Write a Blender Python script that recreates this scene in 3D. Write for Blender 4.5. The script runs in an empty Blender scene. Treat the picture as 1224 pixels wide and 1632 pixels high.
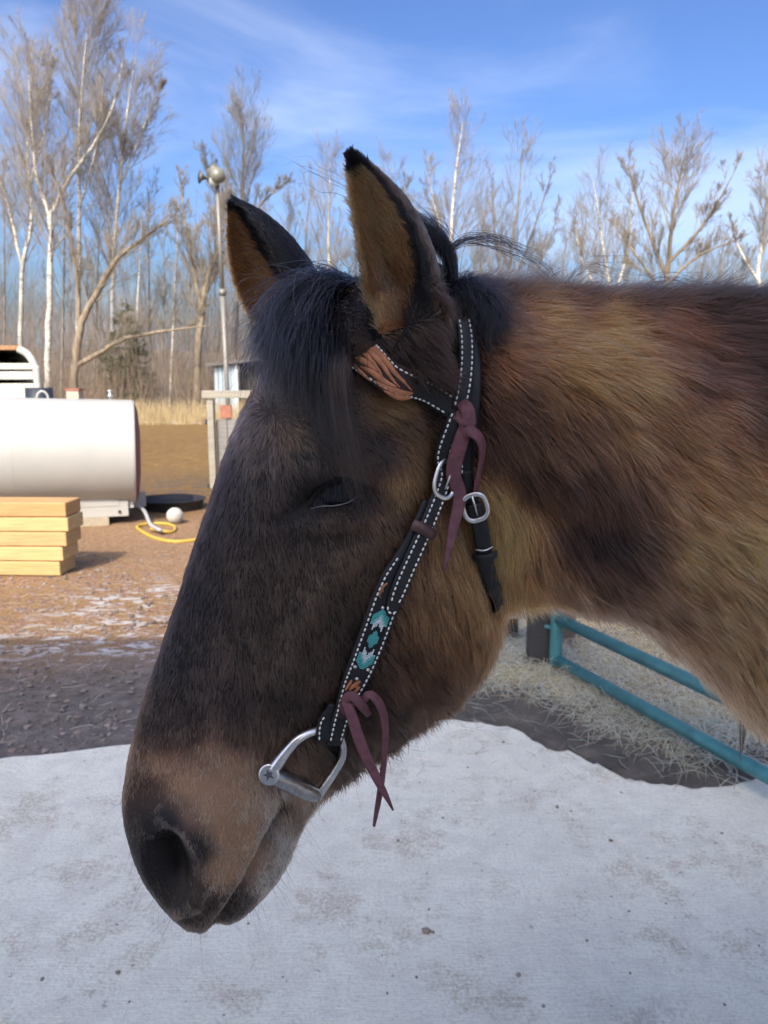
import bpy, bmesh, math, random
import numpy as np
from mathutils import Vector, Matrix
from mathutils.bvhtree import BVHTree

random.seed(7)
RNG = np.random.default_rng(7)
scene = bpy.context.scene
COL = scene.collection
R = math.radians

# ------------------------------------------------------------------ camera, sky, sun, exposure
CAM_H, PITCH, FPX = 1.5, R(10.0), 1226.0
cam_d = bpy.data.cameras.new('camera')
cam_d.sensor_fit = 'VERTICAL'
cam_d.sensor_height = 36.0
cam_d.lens = 36.0 * FPX / 1632.0
cam_d.clip_start, cam_d.clip_end = 0.05, 3000
cam_d.dof.use_dof = True
cam_d.dof.focus_distance = 0.66
cam_d.dof.aperture_fstop = 14.0
cam = bpy.data.objects.new('camera', cam_d)
COL.objects.link(cam)
cam.location = (0, 0, CAM_H)
cam.rotation_euler = (math.pi / 2 - PITCH, 0, 0)
scene.camera = cam

SUN_EL, SUN_AZ = R(43.0), R(14.0)      # light travels forward and 14 deg to the right
world = bpy.data.worlds.new('World')
scene.world = world
world.use_nodes = True
wn, wl = world.node_tree.nodes, world.node_tree.links
wn.clear()
w_out = wn.new('ShaderNodeOutputWorld')
w_bg = wn.new('ShaderNodeBackground')
w_sky = wn.new('ShaderNodeTexSky')
w_sky.sky_type = 'NISHITA'
w_sky.sun_disc = False
w_sky.sun_elevation = SUN_EL
w_sky.sun_rotation = math.pi + SUN_AZ
w_sky.air_density, w_sky.dust_density, w_sky.ozone_density = 1.0, 4.8, 4.5
w_bg.inputs['Strength'].default_value = 0.15
# the whole dome alike: clear blue with a thin veil of cirrus, highlights rolled off
w_gam = wn.new('ShaderNodeGamma'); w_gam.inputs['Gamma'].default_value = SKY_GAMMA = 1.7
wl.new(w_sky.outputs[0], w_gam.inputs['Color'])
def vmath(op, a, b):
    n = wn.new('ShaderNodeVectorMath'); n.operation = op
    for k, x in enumerate((a, b)):
        if hasattr(x, 'is_output'): wl.new(x, n.inputs[k])
        else: n.inputs[k].default_value = x
    return n.outputs[0]
w_num = vmath('MULTIPLY', w_gam.outputs[0], (.245, .245, .245))
w_den = vmath('ADD', vmath('MULTIPLY', w_gam.outputs[0], (.0042, .0042, .0042)), (1, 1, 1))
w_clear = vmath('DIVIDE', w_num, w_den)
w_tc = wn.new('ShaderNodeTexCoord')
w_map = wn.new('ShaderNodeMapping'); w_map.inputs['Scale'].default_value = (1.0, 1.6, 3.4); w_map.inputs['Rotation'].default_value = (R(8), R(14), R(20))
wl.new(w_tc.outputs['Generated'], w_map.inputs['Vector'])
w_nz = wn.new('ShaderNodeTexNoise'); w_nz.inputs['Scale'].default_value = 2.1; w_nz.inputs['Detail'].default_value = 7; w_nz.inputs['Roughness'].default_value = .5; w_nz.inputs['Distortion'].default_value = .5
wl.new(w_map.outputs[0], w_nz.inputs['Vector'])
w_mr = wn.new('ShaderNodeMapRange'); w_mr.interpolation_type = 'SMOOTHSTEP'
for k_, x_ in zip(('From Min', 'From Max', 'To Min', 'To Max'), (.40, .74, .03, .36)): w_mr.inputs[k_].default_value = x_
wl.new(w_nz.outputs['Fac'], w_mr.inputs['Value'])
w_mix = wn.new('ShaderNodeMix'); w_mix.data_type = 'RGBA'
wl.new(w_mr.outputs[0], w_mix.inputs[0]); wl.new(w_clear, w_mix.inputs[6]); w_mix.inputs[7].default_value = (3.2, 3.4, 3.8, 1)
wl.new(w_mix.outputs[2], w_bg.inputs['Color'])
wl.new(w_bg.outputs[0], w_out.inputs['Surface'])
sun_d = bpy.data.lights.new('sun', 'SUN')
sun_d.energy, sun_d.angle, sun_d.color = 2.0, R(0.5), (1.0, 0.89, 0.72)
sun = bpy.data.objects.new('sun', sun_d)
COL.objects.link(sun)
sun_dir = Vector((math.sin(SUN_AZ) * math.cos(SUN_EL), math.cos(SUN_AZ) * math.cos(SUN_EL), -math.sin(SUN_EL)))
sun.rotation_euler = sun_dir.to_track_quat('-Z', 'Y').to_euler()
sun.location = (-3, -6, 12)
vs = scene.view_settings
vs.view_transform, vs.look, vs.gamma, vs.use_curve_mapping = 'Standard', 'None', 1.0, False
vs.exposure = 1.52
scene.cycles.max_bounces = 5
scene.cycles.transparent_max_bounces = 8
scene.cycles.sample_clamp_indirect = 6.0

# ------------------------------------------------------------------ helpers
CP, SP = math.cos(PITCH), math.sin(PITCH)
def ray(u, v):
    a, b = (u - 612) / FPX, (816 - v) / FPX
    return np.array([a, CP + b * SP, -SP + b * CP])
def at(u, v, y):
    """point of the place seen at u, v of the photograph that lies y metres ahead"""
    d = ray(u, v)
    return np.array([0, 0, CAM_H]) + d * (y / d[1])
def ground(u, v, z=0.0):
    d = ray(u, v)
    return np.array([0, 0, CAM_H]) + d * ((z - CAM_H) / d[2])
def project(P):
    P = np.atleast_2d(P)
    q = P - np.array([0, 0, CAM_H])
    zf = q[:, 1] * CP - q[:, 2] * SP
    up = q[:, 1] * SP + q[:, 2] * CP
    zf = np.maximum(zf, 0.05)
    return np.stack([612 + FPX * q[:, 0] / zf, 816 - FPX * up / zf], 1)

def tag(o, label=None, cat=None, group=None, kind=None):
    if label: o['label'] = label
    if cat: o['category'] = cat
    if group: o['group'] = group
    if kind: o['kind'] = kind
    return o
def empty(name, loc=(0, 0, 0), rz=0.0):
    o = bpy.data.objects.new(name, None)
    o.empty_display_size = 0.05
    o.location = loc
    o.rotation_euler = (0, 0, rz)
    COL.objects.link(o)
    return o
def world_of(o):
    m = o.matrix_basis.copy()
    return world_of(o.parent) @ o.matrix_parent_inverse @ m if o.parent else m
def mesh_obj(name, V, F, mat=None, parent=None, smooth=False):
    me = bpy.data.meshes.new(name)
    me.from_pydata([tuple(map(float, v)) for v in V], [], [tuple(int(i) for i in f) for f in F])
    me.update()
    if smooth: me.polygons.foreach_set('use_smooth', [True] * len(me.polygons))
    if mat: me.materials.append(mat)
    o = bpy.data.objects.new(name, me)
    COL.objects.link(o)
    if parent:
        o.parent = parent
        o.matrix_parent_inverse = world_of(parent).inverted()   # parts are given in the place's own coordinates
    return o

class MB:
    """collects simple shapes into one mesh"""
    def __init__(self): self.v, self.f = [], []
    def add(self, V, F):
        n = len(self.v)
        self.v += [tuple(map(float, p)) for p in V]
        self.f += [tuple(int(i) + n for i in f) for f in F]
        return self
    def box(self, c, s, rz=0.0, taper=1.0):
        cx, cy, cz = c; hx, hy, hz = s[0] / 2, s[1] / 2, s[2] / 2
        ca, sa = math.cos(rz), math.sin(rz)
        V = []
        for z, t in ((-hz, 1), (hz, taper)):
            for x, y in ((-hx, -hy), (hx, -hy), (hx, hy), (-hx, hy)):
                x, y = x * t, y * t
                V.append((cx + x * ca - y * sa, cy + x * sa + y * ca, cz + z))
        return self.add(V, [(3, 2, 1, 0), (4, 5, 6, 7), (0, 1, 5, 4), (1, 2, 6, 5), (2, 3, 7, 6), (3, 0, 4, 7)])
    def tube(self, pts, rad, n=8, cap=True, flat=None):
        V, F = tube_geo(pts, rad, n, cap)
        return self.add(V, F)
    def build(self, name, mat, parent=None, smooth=False, bevel=0.0):
        o = mesh_obj(name, self.v, self.f, mat, parent, smooth)
        if bevel:
            b = o.modifiers.new('bevel', 'BEVEL'); b.width = bevel; b.segments = 2; b.limit_method = 'ANGLE'
        return o

def frames(P):
    P = np.asarray(P, float)
    T = np.gradient(P, axis=0)
    T /= np.maximum(np.linalg.norm(T, axis=1, keepdims=True), 1e-9)
    ref = np.array([0, 0, 1.0]) if abs(T[0, 2]) < 0.9 else np.array([1.0, 0, 0])
    X = np.zeros_like(P)
    x = np.cross(T[0], ref)
    for i in range(len(P)):
        x = x - T[i] * (x @ T[i])
        x /= max(np.linalg.norm(x), 1e-9)
        X[i] = x
    return T, X, np.cross(T, X)
def tube_geo(pts, rad, n=8, cap=True):
    P = np.asarray(pts, float)
    m = len(P)
    r = np.full(m, rad) if np.isscalar(rad) else np.asarray(rad, float)
    T, X, Y = frames(P)
    a = np.arange(n) * 2 * math.pi / n
    V = (P[:, None, :] + r[:, None, None] * (np.cos(a)[None, :, None] * X[:, None, :] + np.sin(a)[None, :, None] * Y[:, None, :])).reshape(-1, 3)
    F = [(i * n + j, i * n + (j + 1) % n, (i + 1) * n + (j + 1) % n, (i + 1) * n + j) for i in range(m - 1) for j in range(n)]
    if cap:
        F.append(tuple(range(n - 1, -1, -1)))
        F.append(tuple((m - 1) * n + j for j in range(n)))
    return V, F
def spline(pts, n):
    """Catmull-Rom through pts, n samples"""
    P = np.asarray(pts, float)
    if P.ndim == 1: P = P[:, None]
    m = len(P)
    E = np.vstack([2 * P[0] - P[1], P, 2 * P[-1] - P[-2]])
    t = np.linspace(0, m - 1, n)
    i = np.minimum(t.astype(int), m - 2)
    f = (t - i)[:, None]
    p0, p1, p2, p3 = E[i], E[i + 1], E[i + 2], E[i + 3]
    return 0.5 * (2 * p1 + (p2 - p0) * f + (2 * p0 - 5 * p1 + 4 * p2 - p3) * f ** 2 + (3 * p1 - p0 - 3 * p2 + p3) * f ** 3)
def resample(P, n):
    P = np.asarray(P, float)
    d = np.r_[0, np.cumsum(np.linalg.norm(np.diff(P, axis=0), axis=1))]
    s = np.linspace(0, d[-1], n)
    return np.stack([np.interp(s, d, P[:, k]) for k in range(P.shape[1])], 1)

def hash3(i):
    h = (i[..., 0] * 374761393 + i[..., 1] * 668265263 + i[..., 2] * 2147483647).astype(np.int64)
    h = (h ^ (h >> 13)) * 1274126177
    return ((h ^ (h >> 16)) & 0xffff) / 65535.0
def vnoise(P, scale, seed=0):
    """smooth value noise, -1..1"""
    Q = np.asarray(P) * scale + seed * 17.37
    i = np.floor(Q).astype(np.int64)
    f = Q - i
    f = f * f * (3 - 2 * f)
    out = 0
    for dx in (0, 1):
        for dy in (0, 1):
            for dz in (0, 1):
                w = (f[:, 0] if dx else 1 - f[:, 0]) * (f[:, 1] if dy else 1 - f[:, 1]) * (f[:, 2] if dz else 1 - f[:, 2])
                out = out + w * hash3(i + np.array([dx, dy, dz]))
    return out * 2 - 1
def lin(c):
    c = np.asarray(c, float) / 255.0
    return np.where(c <= 0.04045, c / 12.92, ((c + 0.055) / 1.055) ** 2.4)

# ------------------------------------------------------------------ materials
def new_mat(name):
    m = bpy.data.materials.new(name)
    m.use_nodes = True
    nt = m.node_tree
    b = nt.nodes['Principled BSDF']
    return m, nt, b
def plain(name, col, rough=0.6, metal=0.0, var=0.12, scale=30.0, bump=0.0, bscale=None, spec=0.5):
    """base colour broken up by noise, with fine relief"""
    m, nt, b = new_mat(name)
    N, L = nt.nodes, nt.links
    tc = N.new('ShaderNodeTexCoord')
    nz = N.new('ShaderNodeTexNoise'); nz.inputs['Scale'].default_value = scale; nz.inputs['Detail'].default_value = 6
    L.new(tc.outputs['Object'], nz.inputs['Vector'])
    rp = N.new('ShaderNodeValToRGB')
    c = np.array(col)
    rp.color_ramp.elements[0].position, rp.color_ramp.elements[1].position = 0.3, 0.72
    rp.color_ramp.elements[0].color = (*np.clip(c * (1 - var), 0, 1), 1)
    rp.color_ramp.elements[1].color = (*np.clip(c * (1 + var), 0, 1), 1)
    L.new(nz.outputs['Fac'], rp.inputs['Fac'])
    L.new(rp.outputs[0], b.inputs['Base Color'])
    b.inputs['Roughness'].default_value = rough
    b.inputs['Metallic'].default_value = metal
    b.inputs['Specular IOR Level'].default_value = spec
    if bump:
        n2 = N.new('ShaderNodeTexNoise'); n2.inputs['Scale'].default_value = bscale or scale * 4; n2.inputs['Detail'].default_value = 5
        L.new(tc.outputs['Object'], n2.inputs['Vector'])
        bp = N.new('ShaderNodeBump'); bp.inputs['Strength'].default_value = bump; bp.inputs['Distance'].default_value = 0.01
        L.new(n2.outputs['Fac'], bp.inputs['Height'])
        L.new(bp.outputs[0], b.inputs['Normal'])
    return m
def hair_mat(name, tint=1.0, rough=0.35, rrough=0.5):
    m = bpy.data.materials.new(name)
    m.use_nodes = True
    nt = m.node_tree
    nt.nodes.clear()
    o = nt.nodes.new('ShaderNodeOutputMaterial')
    h = nt.nodes.new('ShaderNodeBsdfHairPrincipled')
    h.parametrization = 'COLOR'
    a = nt.nodes.new('ShaderNodeAttribute'); a.attribute_name = 'tone'
    nt.links.new(a.outputs['Color'], h.inputs['Color'])
    h.inputs['Roughness'].default_value = rough
    h.inputs['IOR'].default_value = 1.4
    h.inputs['Radial Roughness'].default_value = rrough
    nt.links.new(h.outputs[0], o.inputs['Surface'])
    return m


def curves_obj(name, P, rad, tone, mat, parent):
    """P (n, k, 3) hair strands"""
    n, k, _ = P.shape
    cu = bpy.data.hair_curves.new(name)
    cu.add_curves([k] * n)
    cu.points.foreach_set('position', P.astype(np.float32).ravel())
    at_ = cu.attributes.get('radius') or cu.attributes.new('radius', 'FLOAT', 'POINT')
    at_.data.foreach_set('value', rad.astype(np.float32).ravel())
    t = cu.attributes.new('tone', 'FLOAT_COLOR', 'CURVE')
    c4 = np.ones((n, 4), np.float32); c4[:, :3] = tone
    t.data.foreach_set('color', c4.ravel())
    cu.materials.append(mat)
    o = bpy.data.objects.new(name, cu)
    COL.objects.link(o)
    if parent:
        o.parent = parent
        o.matrix_parent_inverse = world_of(parent).inverted()
    return o


def ball_geo(c, r, nu=28, nv=18):
    V = [(c[0], c[1], c[2] + r)]; F = []
    for i in range(1, nv):
        t = math.pi * i / nv
        for j in range(nu):
            a = 2 * math.pi * j / nu
            rr_ = r * (1 + .006 * math.sin(5 * a) * math.sin(t))
            V.append((c[0] + rr_ * math.sin(t) * math.cos(a), c[1] + rr_ * math.sin(t) * math.sin(a), c[2] + rr_ * math.cos(t)))
    V.append((c[0], c[1], c[2] - r)); b = len(V) - 1
    F += [(0, 1 + j, 1 + (j + 1) % nu) for j in range(nu)]
    for i in range(nv - 2):
        F += [(1 + i * nu + j, 1 + (i + 1) * nu + j, 1 + (i + 1) * nu + (j + 1) % nu, 1 + i * nu + (j + 1) % nu) for j in range(nu)]
    F += [(b, 1 + (nv - 2) * nu + (j + 1) % nu, 1 + (nv - 2) * nu + j) for j in range(nu)]
    return V, F

# ================================================================== SETTING
def nodes(m): return m.node_tree.nodes, m.node_tree.links
def noise(N, L, vec, scale, detail=5, rough=.55, dist=0.0):
    n = N.new('ShaderNodeTexNoise')
    n.inputs['Scale'].default_value = scale; n.inputs['Detail'].default_value = detail
    n.inputs['Roughness'].default_value = rough; n.inputs['Distortion'].default_value = dist
    L.new(vec, n.inputs['Vector'])
    return n.outputs['Fac']
def ramp(N, L, fac, stops):
    r = N.new('ShaderNodeValToRGB')
    while len(r.color_ramp.elements) < len(stops): r.color_ramp.elements.new(.5)
    for e, (p, c) in zip(r.color_ramp.elements, stops):
        e.position = p
        e.color = (*c, 1) if not np.isscalar(c) else (c, c, c, 1)
    L.new(fac, r.inputs['Fac'])
    return r.outputs['Color']
def mixc(N, L, fac, a, b):
    m = N.new('ShaderNodeMix'); m.data_type = 'RGBA'
    for k, x in ((0, fac), (6, a), (7, b)):
        if hasattr(x, 'is_output'): L.new(x, m.inputs[k])
        elif k == 0: m.inputs[0].default_value = x
        else: m.inputs[k].default_value = (*x, 1)
    return m.outputs[2]
def math_(N, L, op, a, b=None, clamp=False):
    m = N.new('ShaderNodeMath'); m.operation = op; m.use_clamp = clamp
    for k, x in ((0, a), (1, b)):
        if x is None: continue
        if hasattr(x, 'is_output'): L.new(x, m.inputs[k])
        else: m.inputs[k].default_value = x
    return m.outputs[0]
def maprange(N, L, v, a, b, c=0.0, d=1.0, smooth=True):
    m = N.new('ShaderNodeMapRange'); m.interpolation_type = 'SMOOTHSTEP' if smooth else 'LINEAR'
    L.new(v, m.inputs['Value'])
    for k, x in zip(('From Min', 'From Max', 'To Min', 'To Max'), (a, b, c, d)): m.inputs[k].default_value = x
    return m.outputs[0]
def bump(N, L, h, strength, dist=.02):
    b = N.new('ShaderNodeBump'); b.inputs['Strength'].default_value = strength; b.inputs['Distance'].default_value = dist
    L.new(h, b.inputs['Height'])
    return b.outputs[0]

# --- open ground: dirt, reddish gravel, winter grass
def ground_material():
    m, nt, b = new_mat('yard_ground'); N, L = nodes(m)
    g = N.new('ShaderNodeNewGeometry'); P = g.outputs['Position']
    sx = N.new('ShaderNodeSeparateXYZ'); L.new(P, sx.inputs[0])
    X, Y = sx.outputs[0], sx.outputs[1]
    w = noise(N, L, P, .8, 4); w2 = noise(N, L, P, 5, 6)
    yw = math_(N, L, 'ADD', Y, math_(N, L, 'MULTIPLY', math_(N, L, 'SUBTRACT', w, .5), 2.4))
    fine = noise(N, L, P, 70, 8, .7); mid = noise(N, L, P, 16, 7, .65)
    vor = N.new('ShaderNodeTexVoronoi'); vor.inputs['Scale'].default_value = 55; L.new(P, vor.inputs['Vector'])
    dirt = ramp(N, L, mid, [(.28, (.075, .058, .050)), (.5, (.145, .118, .103)), (.72, (.23, .19, .165))])
    straw = ramp(N, L, fine, [(.3, (.115, .065, .022)), (.52, (.27, .158, .055)), (.75, (.42, .285, .125))])
    grav = ramp(N, L, vor.outputs['Color'], [(.1, (.12, .060, .036)), (.5, (.25, .138, .086)), (.9, (.37, .25, .18))])
    field = ramp(N, L, math_(N, L, 'ADD', math_(N, L, 'MULTIPLY', mid, .6), math_(N, L, 'MULTIPLY', w2, .4)), [(.32, (.075, .040, .010)), (.5, (.165, .090, .022)), (.66, (.26, .155, .045))])
    c = mixc(N, L, maprange(N, L, yw, 3.6, 4.7), dirt, mixc(N, L, maprange(N, L, mid, .38, .62), straw, grav))
    c = mixc(N, L, maprange(N, L, yw, 5.4, 6.6), c, mixc(N, L, .55, straw, grav))
    c = mixc(N, L, maprange(N, L, yw, 8.0, 9.2), c, field)
    # churned earth behind the tank
    churn = math_(N, L, 'MULTIPLY', maprange(N, L, w2, .42, .56), math_(N, L, 'MULTIPLY', maprange(N, L, Y, 8.6, 9.4), maprange(N, L, Y, 13, 10.5)))
    c = mixc(N, L, math_(N, L, 'MULTIPLY', churn, .7), c, (.06, .047, .04))
    # old ice and snow crust, thin water
    dx = math_(N, L, 'ABSOLUTE', math_(N, L, 'ADD', X, 1.55)); dy = math_(N, L, 'ABSOLUTE', math_(N, L, 'SUBTRACT', Y, 4.9))
    reg = math_(N, L, 'MULTIPLY', maprange(N, L, dx, .95, .25), maprange(N, L, dy, 1.1, .3))
    st = N.new('ShaderNodeMapping'); st.inputs['Scale'].default_value = (3.2, 6.5, 1); L.new(P, st.inputs['Vector'])
    icen = noise(N, L, st.outputs[0], 1.7, 7, .68, .6)
    ice = math_(N, L, 'MULTIPLY', maprange(N, L, icen, .52, .60), reg)
    c = mixc(N, L, math_(N, L, 'MULTIPLY', ice, .85), c, (.52, .53, .53))
    band = math_(N, L, 'MULTIPLY', maprange(N, L, math_(N, L, 'ABSOLUTE', math_(N, L, 'SUBTRACT', Y, 4.25)), .42, .05), maprange(N, L, icen, .50, .62))
    band = math_(N, L, 'MULTIPLY', band, maprange(N, L, X, 1.0, 0.0))
    c = mixc(N, L, math_(N, L, 'MULTIPLY', band, .55), c, (.52, .53, .56))
    wet = math_(N, L, 'MAXIMUM', band, ice)
    L.new(c, b.inputs['Base Color'])
    L.new(maprange(N, L, wet, 0, 1, .92, .30), b.inputs['Roughness'])
    h = math_(N, L, 'ADD', math_(N, L, 'MULTIPLY', mid, 1.0), math_(N, L, 'MULTIPLY', fine, .6))
    L.new(bump(N, L, h, .75, .035), b.inputs['Normal'])
    return m
def sheet(name, x0, x1, y0, y1, nx, ny, hfun, mat, ease=1.0):
    xs = np.linspace(x0, x1, nx); ys = y0 + (y1 - y0) * np.linspace(0, 1, ny) ** ease
    X, Y = np.meshgrid(xs, ys)
    Z = hfun(X.ravel(), Y.ravel())
    V = np.stack([X.ravel(), Y.ravel(), Z], 1)
    F = [(j * nx + i, j * nx + i + 1, (j + 1) * nx + i + 1, (j + 1) * nx + i) for j in range(ny - 1) for i in range(nx - 1)]
    return mesh_obj(name, V, F, mat, smooth=True)
def gz(x, y):
    x = np.asarray(x, float); y = np.asarray(y, float)
    P = np.stack([x, y, 0 * x], 1)
    far = np.clip((y - 5) / 8, 0, 1)
    z = -.03 + .02 * vnoise(P, 1.3, 2) * np.clip((y - 3.2) / .6, 0, 1) + .05 * far * vnoise(P, .5, 1)
    z = z + .10 * np.clip((y - 9) / 6, 0, 1) + np.clip((y - 30) / 90, 0, 1) ** 1.2 * (4.2 + 3.0 * vnoise(P, .03, 6)) + np.clip((y - 150) / 300, 0, 1) * 6
    return z
gmat = ground_material()
tag(sheet('ground', -260, 260, -60, 30, 521, 181, gz, gmat), kind='structure')
hill_m = plain('leaf_litter_hill', (.085, .066, .048), .95, var=.45, scale=.35, bump=.5, bscale=2)
tag(sheet('hillside', -420, 420, 29.8, 640, 141, 90, lambda x, y: gz(x, y) + .004, hill_m, 1.8), kind='structure')

# --- concrete apron in front of the barn
def concrete_material():
    m, nt, b = new_mat('apron_concrete'); N, L = nodes(m)
    g = N.new('ShaderNodeNewGeometry'); P = g.outputs['Position']
    big = noise(N, L, P, 1.3, 5, .6); mid = noise(N, L, P, 9, 8, .7); fine = noise(N, L, P, 95, 6, .75); grit = noise(N, L, P, 380, 3, .7)
    br = N.new('ShaderNodeMapping'); br.inputs['Rotation'].default_value = (0, 0, R(7)); br.inputs['Scale'].default_value = (14, 210, 1); L.new(P, br.inputs['Vector'])
    broom = noise(N, L, br.outputs[0], 1.0, 4, .65)
    c = ramp(N, L, big, [(.25, (.77, .745, .62)), (.5, (.875, .85, .71)), (.75, (.93, .905, .77))])
    c = mixc(N, L, math_(N, L, 'MULTIPLY', maprange(N, L, mid, .42, .62), .55), c, (.70, .655, .56))
    c = mixc(N, L, math_(N, L, 'MULTIPLY', maprange(N, L, broom, .36, .66), .28), c, (.64, .60, .52))
    c = mixc(N, L, math_(N, L, 'MULTIPLY', maprange(N, L, fine, .48, .60), .45), c, (.62, .57, .475))
    c = mixc(N, L, math_(N, L, 'MULTIPLY', maprange(N, L, grit, .56, .70), .32), c, (.55, .50, .42))
    c = mixc(N, L, math_(N, L, 'MULTIPLY', maprange(N, L, math_(N, L, 'SUBTRACT', 1.0, fine), .54, .68), .30), c, (.92, .90, .85))
    st = noise(N, L, P, 3.4, 9, .78)
    c = mixc(N, L, math_(N, L, 'MULTIPLY', math_(N, L, 'MULTIPLY', maprange(N, L, st, .50, .62), maprange(N, L, fine, .36, .58)), .70), c, (.46, .38, .27))
    sp = noise(N, L, P, 26, 5, .65)
    c = mixc(N, L, math_(N, L, 'MULTIPLY', math_(N, L, 'MULTIPLY', maprange(N, L, sp, .62, .70), maprange(N, L, mid, .46, .58)), .8), c, (.20, .16, .115))
    L.new(c, b.inputs['Base Color'])
    b.inputs['Roughness'].default_value = .9
    b.inputs['Specular IOR Level'].default_value = .3
    h = math_(N, L, 'ADD', math_(N, L, 'MULTIPLY', broom, .8), math_(N, L, 'ADD', math_(N, L, 'MULTIPLY', fine, .9), mid))
    L.new(bump(N, L, h, .7, .012), b.inputs['Normal'])
    return m
cA, cB = ground(0, 1210)[:2], ground(205, 1187)[:2]
cd = (cB - cA) / np.linalg.norm(cB - cA)
def apron():
    m = MB()
    n = 140
    far = [cA + cd * s for s in np.linspace(-6, 8, n)]
    top, bot = [], []
    for k, p in enumerate(far):
        j = .006 * math.sin(k * 1.7) + .006 * random.uniform(-1, 1)
        top.append((p[0], p[1] + j, 0)); bot.append((p[0], p[1] + j, -.12))
    x0, x1 = far[0][0], far[-1][0]
    V = top + [(p[0], p[1] - .006, .0) for p in top]
    ring = top + [(x1, -4.35, 0), (x0, -4.35, 0)]
    low = [(p[0], p[1], -.12) for p in ring]
    k = len(ring)
    m.add(ring + low, [tuple(range(k))[::-1], *[(i, (i + 1) % k, (i + 1) % k + k, i + k) for i in range(k)]])
    return m.build('concrete_apron', concrete_material())
tag(apron(), kind='structure')

# --- wet mud washed over the far edge of the concrete
def mud_material():
    m, nt, b = new_mat('wet_mud'); N, L = nodes(m)
    g = N.new('ShaderNodeNewGeometry'); P = g.outputs['Position']
    a = noise(N, L, P, 7, 10, .75); f = noise(N, L, P, 60, 6, .7)
    c = ramp(N, L, a, [(.34, (.062, .050, .040)), (.5, (.145, .120, .098)), (.66, (.27, .228, .18))])
    c = mixc(N, L, math_(N, L, 'MULTIPLY', maprange(N, L, f, .52, .7), .4), c, (.30, .25, .18))
    L.new(c, b.inputs['Base Color'])
    L.new(maprange(N, L, a, .3, .7, .45, .9), b.inputs['Roughness'])
    L.new(bump(N, L, math_(N, L, 'ADD', a, math_(N, L, 'MULTIPLY', f, .7)), 1.0, .05), b.inputs['Normal'])
    return m
mud_m = mud_material()
edge = [(430, 1165), (480, 1157), (560, 1166), (640, 1160), (700, 1146), (760, 1150), (830, 1166), (880, 1192), (950, 1217), (1010, 1246), (1100, 1257), (1224, 1240), (1420, 1215), (1800, 1180)]
ep = resample(np.array([ground(u, v)[:2] for u, v in edge]), 160)
rs = np.random.default_rng(3)
V, F = [], []
for i, p in enumerate(ep):
    q = p + np.array([0, .030 * vnoise(np.array([[p[0], p[1], 0]]), 14, 2)[0] + .018 * vnoise(np.array([[p[0], p[1], 0]]), 45, 3)[0]])
    e_ = min(1, i / 14)
    dn = -.07 * (1 - e_)
    V += [(q[0], q[1], .002 + dn), (q[0], q[1] + .02, .008 + dn), (q[0], q[1] + .2, .016 + dn), (q[0] * 1.02, 4.6, .012 + dn), (q[0] * 1.02, 5.2, -.09)]
for i in range(len(ep) - 1):
    for k in range(4): F.append((i * 5 + k, (i + 1) * 5 + k, (i + 1) * 5 + k + 1, i * 5 + k + 1))
tag(mesh_obj('mud', V, F, mud_m, smooth=True), kind='structure')

# --- loose stones, crumbs and straw lying about
def pebble(m, c, r, seed):
    rg = random.Random(seed)
    V = [(0, 0, 1), (0, 0, -.6)] + [(math.cos(a), math.sin(a), h) for h in (.45, -.2) for a in [k * math.pi / 2.5 for k in range(5)]]
    sx, sy, sz = rg.uniform(.7, 1.3), rg.uniform(.7, 1.3), rg.uniform(.45, .8)
    a0 = rg.uniform(0, 6.28)
    W = []
    for x, y, z in V:
        j = rg.uniform(.8, 1.15)
        x, y = x * math.cos(a0) - y * math.sin(a0), x * math.sin(a0) + y * math.cos(a0)
        W.append((c[0] + x * r * sx * j, c[1] + y * r * sy * j, c[2] + z * r * sz * j))
    F = [(0, 2 + k, 2 + (k + 1) % 5) for k in range(5)] + [(1, 7 + (k + 1) % 5, 7 + k) for k in range(5)] + [(2 + k, 7 + k, 7 + (k + 1) % 5, 2 + (k + 1) % 5) for k in range(5)]
    m.add(W, F)
def island_mat(name, cols, rough=.85):
    m, nt, b = new_mat(name); N, L = nodes(m)
    g = N.new('ShaderNodeNewGeometry')
    n = len(cols)
    L.new(ramp(N, L, g.outputs['Random Per Island'], [(k / max(n - 1, 1), c) for k, c in enumerate(cols)]), b.inputs['Base Color'])
    b.inputs['Roughness'].default_value = rough
    return m
stone_m = island_mat('gravel_stone', [(.10, .08, .07), (.16, .13, .115), (.22, .155, .13), (.26, .22, .20), (.13, .115, .105)])
m = MB()
for k in range(4200):
    x = random.uniform(-3.4, 1.6); y = 2.95 + (random.random() ** 1.3) * 3.6
    if y < (cA + cd * ((x - cA[0]) / cd[0]))[1] + .03: continue
    z = gz(np.array([x]), np.array([y]))[0]
    pebble(m, (x, y, z + .002), random.choice((.006, .008, .011, .016)), k)
tag(m.build('gravel', stone_m), 'loose grey and reddish stones on the bare dirt', kind='stuff')
crumb_m = island_mat('dirt_crumb', [(.16, .125, .095), (.24, .19, .145), (.32, .26, .2)])
m = MB()
for k in range(70):
    u, v = random.uniform(0, 1224), 1180 + 440 * random.random() ** 1.2
    p = ground(u, v)
    pebble(m, (p[0], p[1], .002), random.choice((.002, .002, .003, .004, .006)), 9000 + k)
for u, v, r in ((679, 1486, .011), (690, 1488, .006), (888, 1288, .008), (188, 1552, .006), (826, 1556, .007), (1104, 1210, .008)):
    p = ground(u, v); pebble(m, (p[0], p[1], .004), r, int(u))
tag(m.build('dirt_crumbs', crumb_m), 'scattered crumbs of dirt on the pale concrete', kind='stuff')

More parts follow.
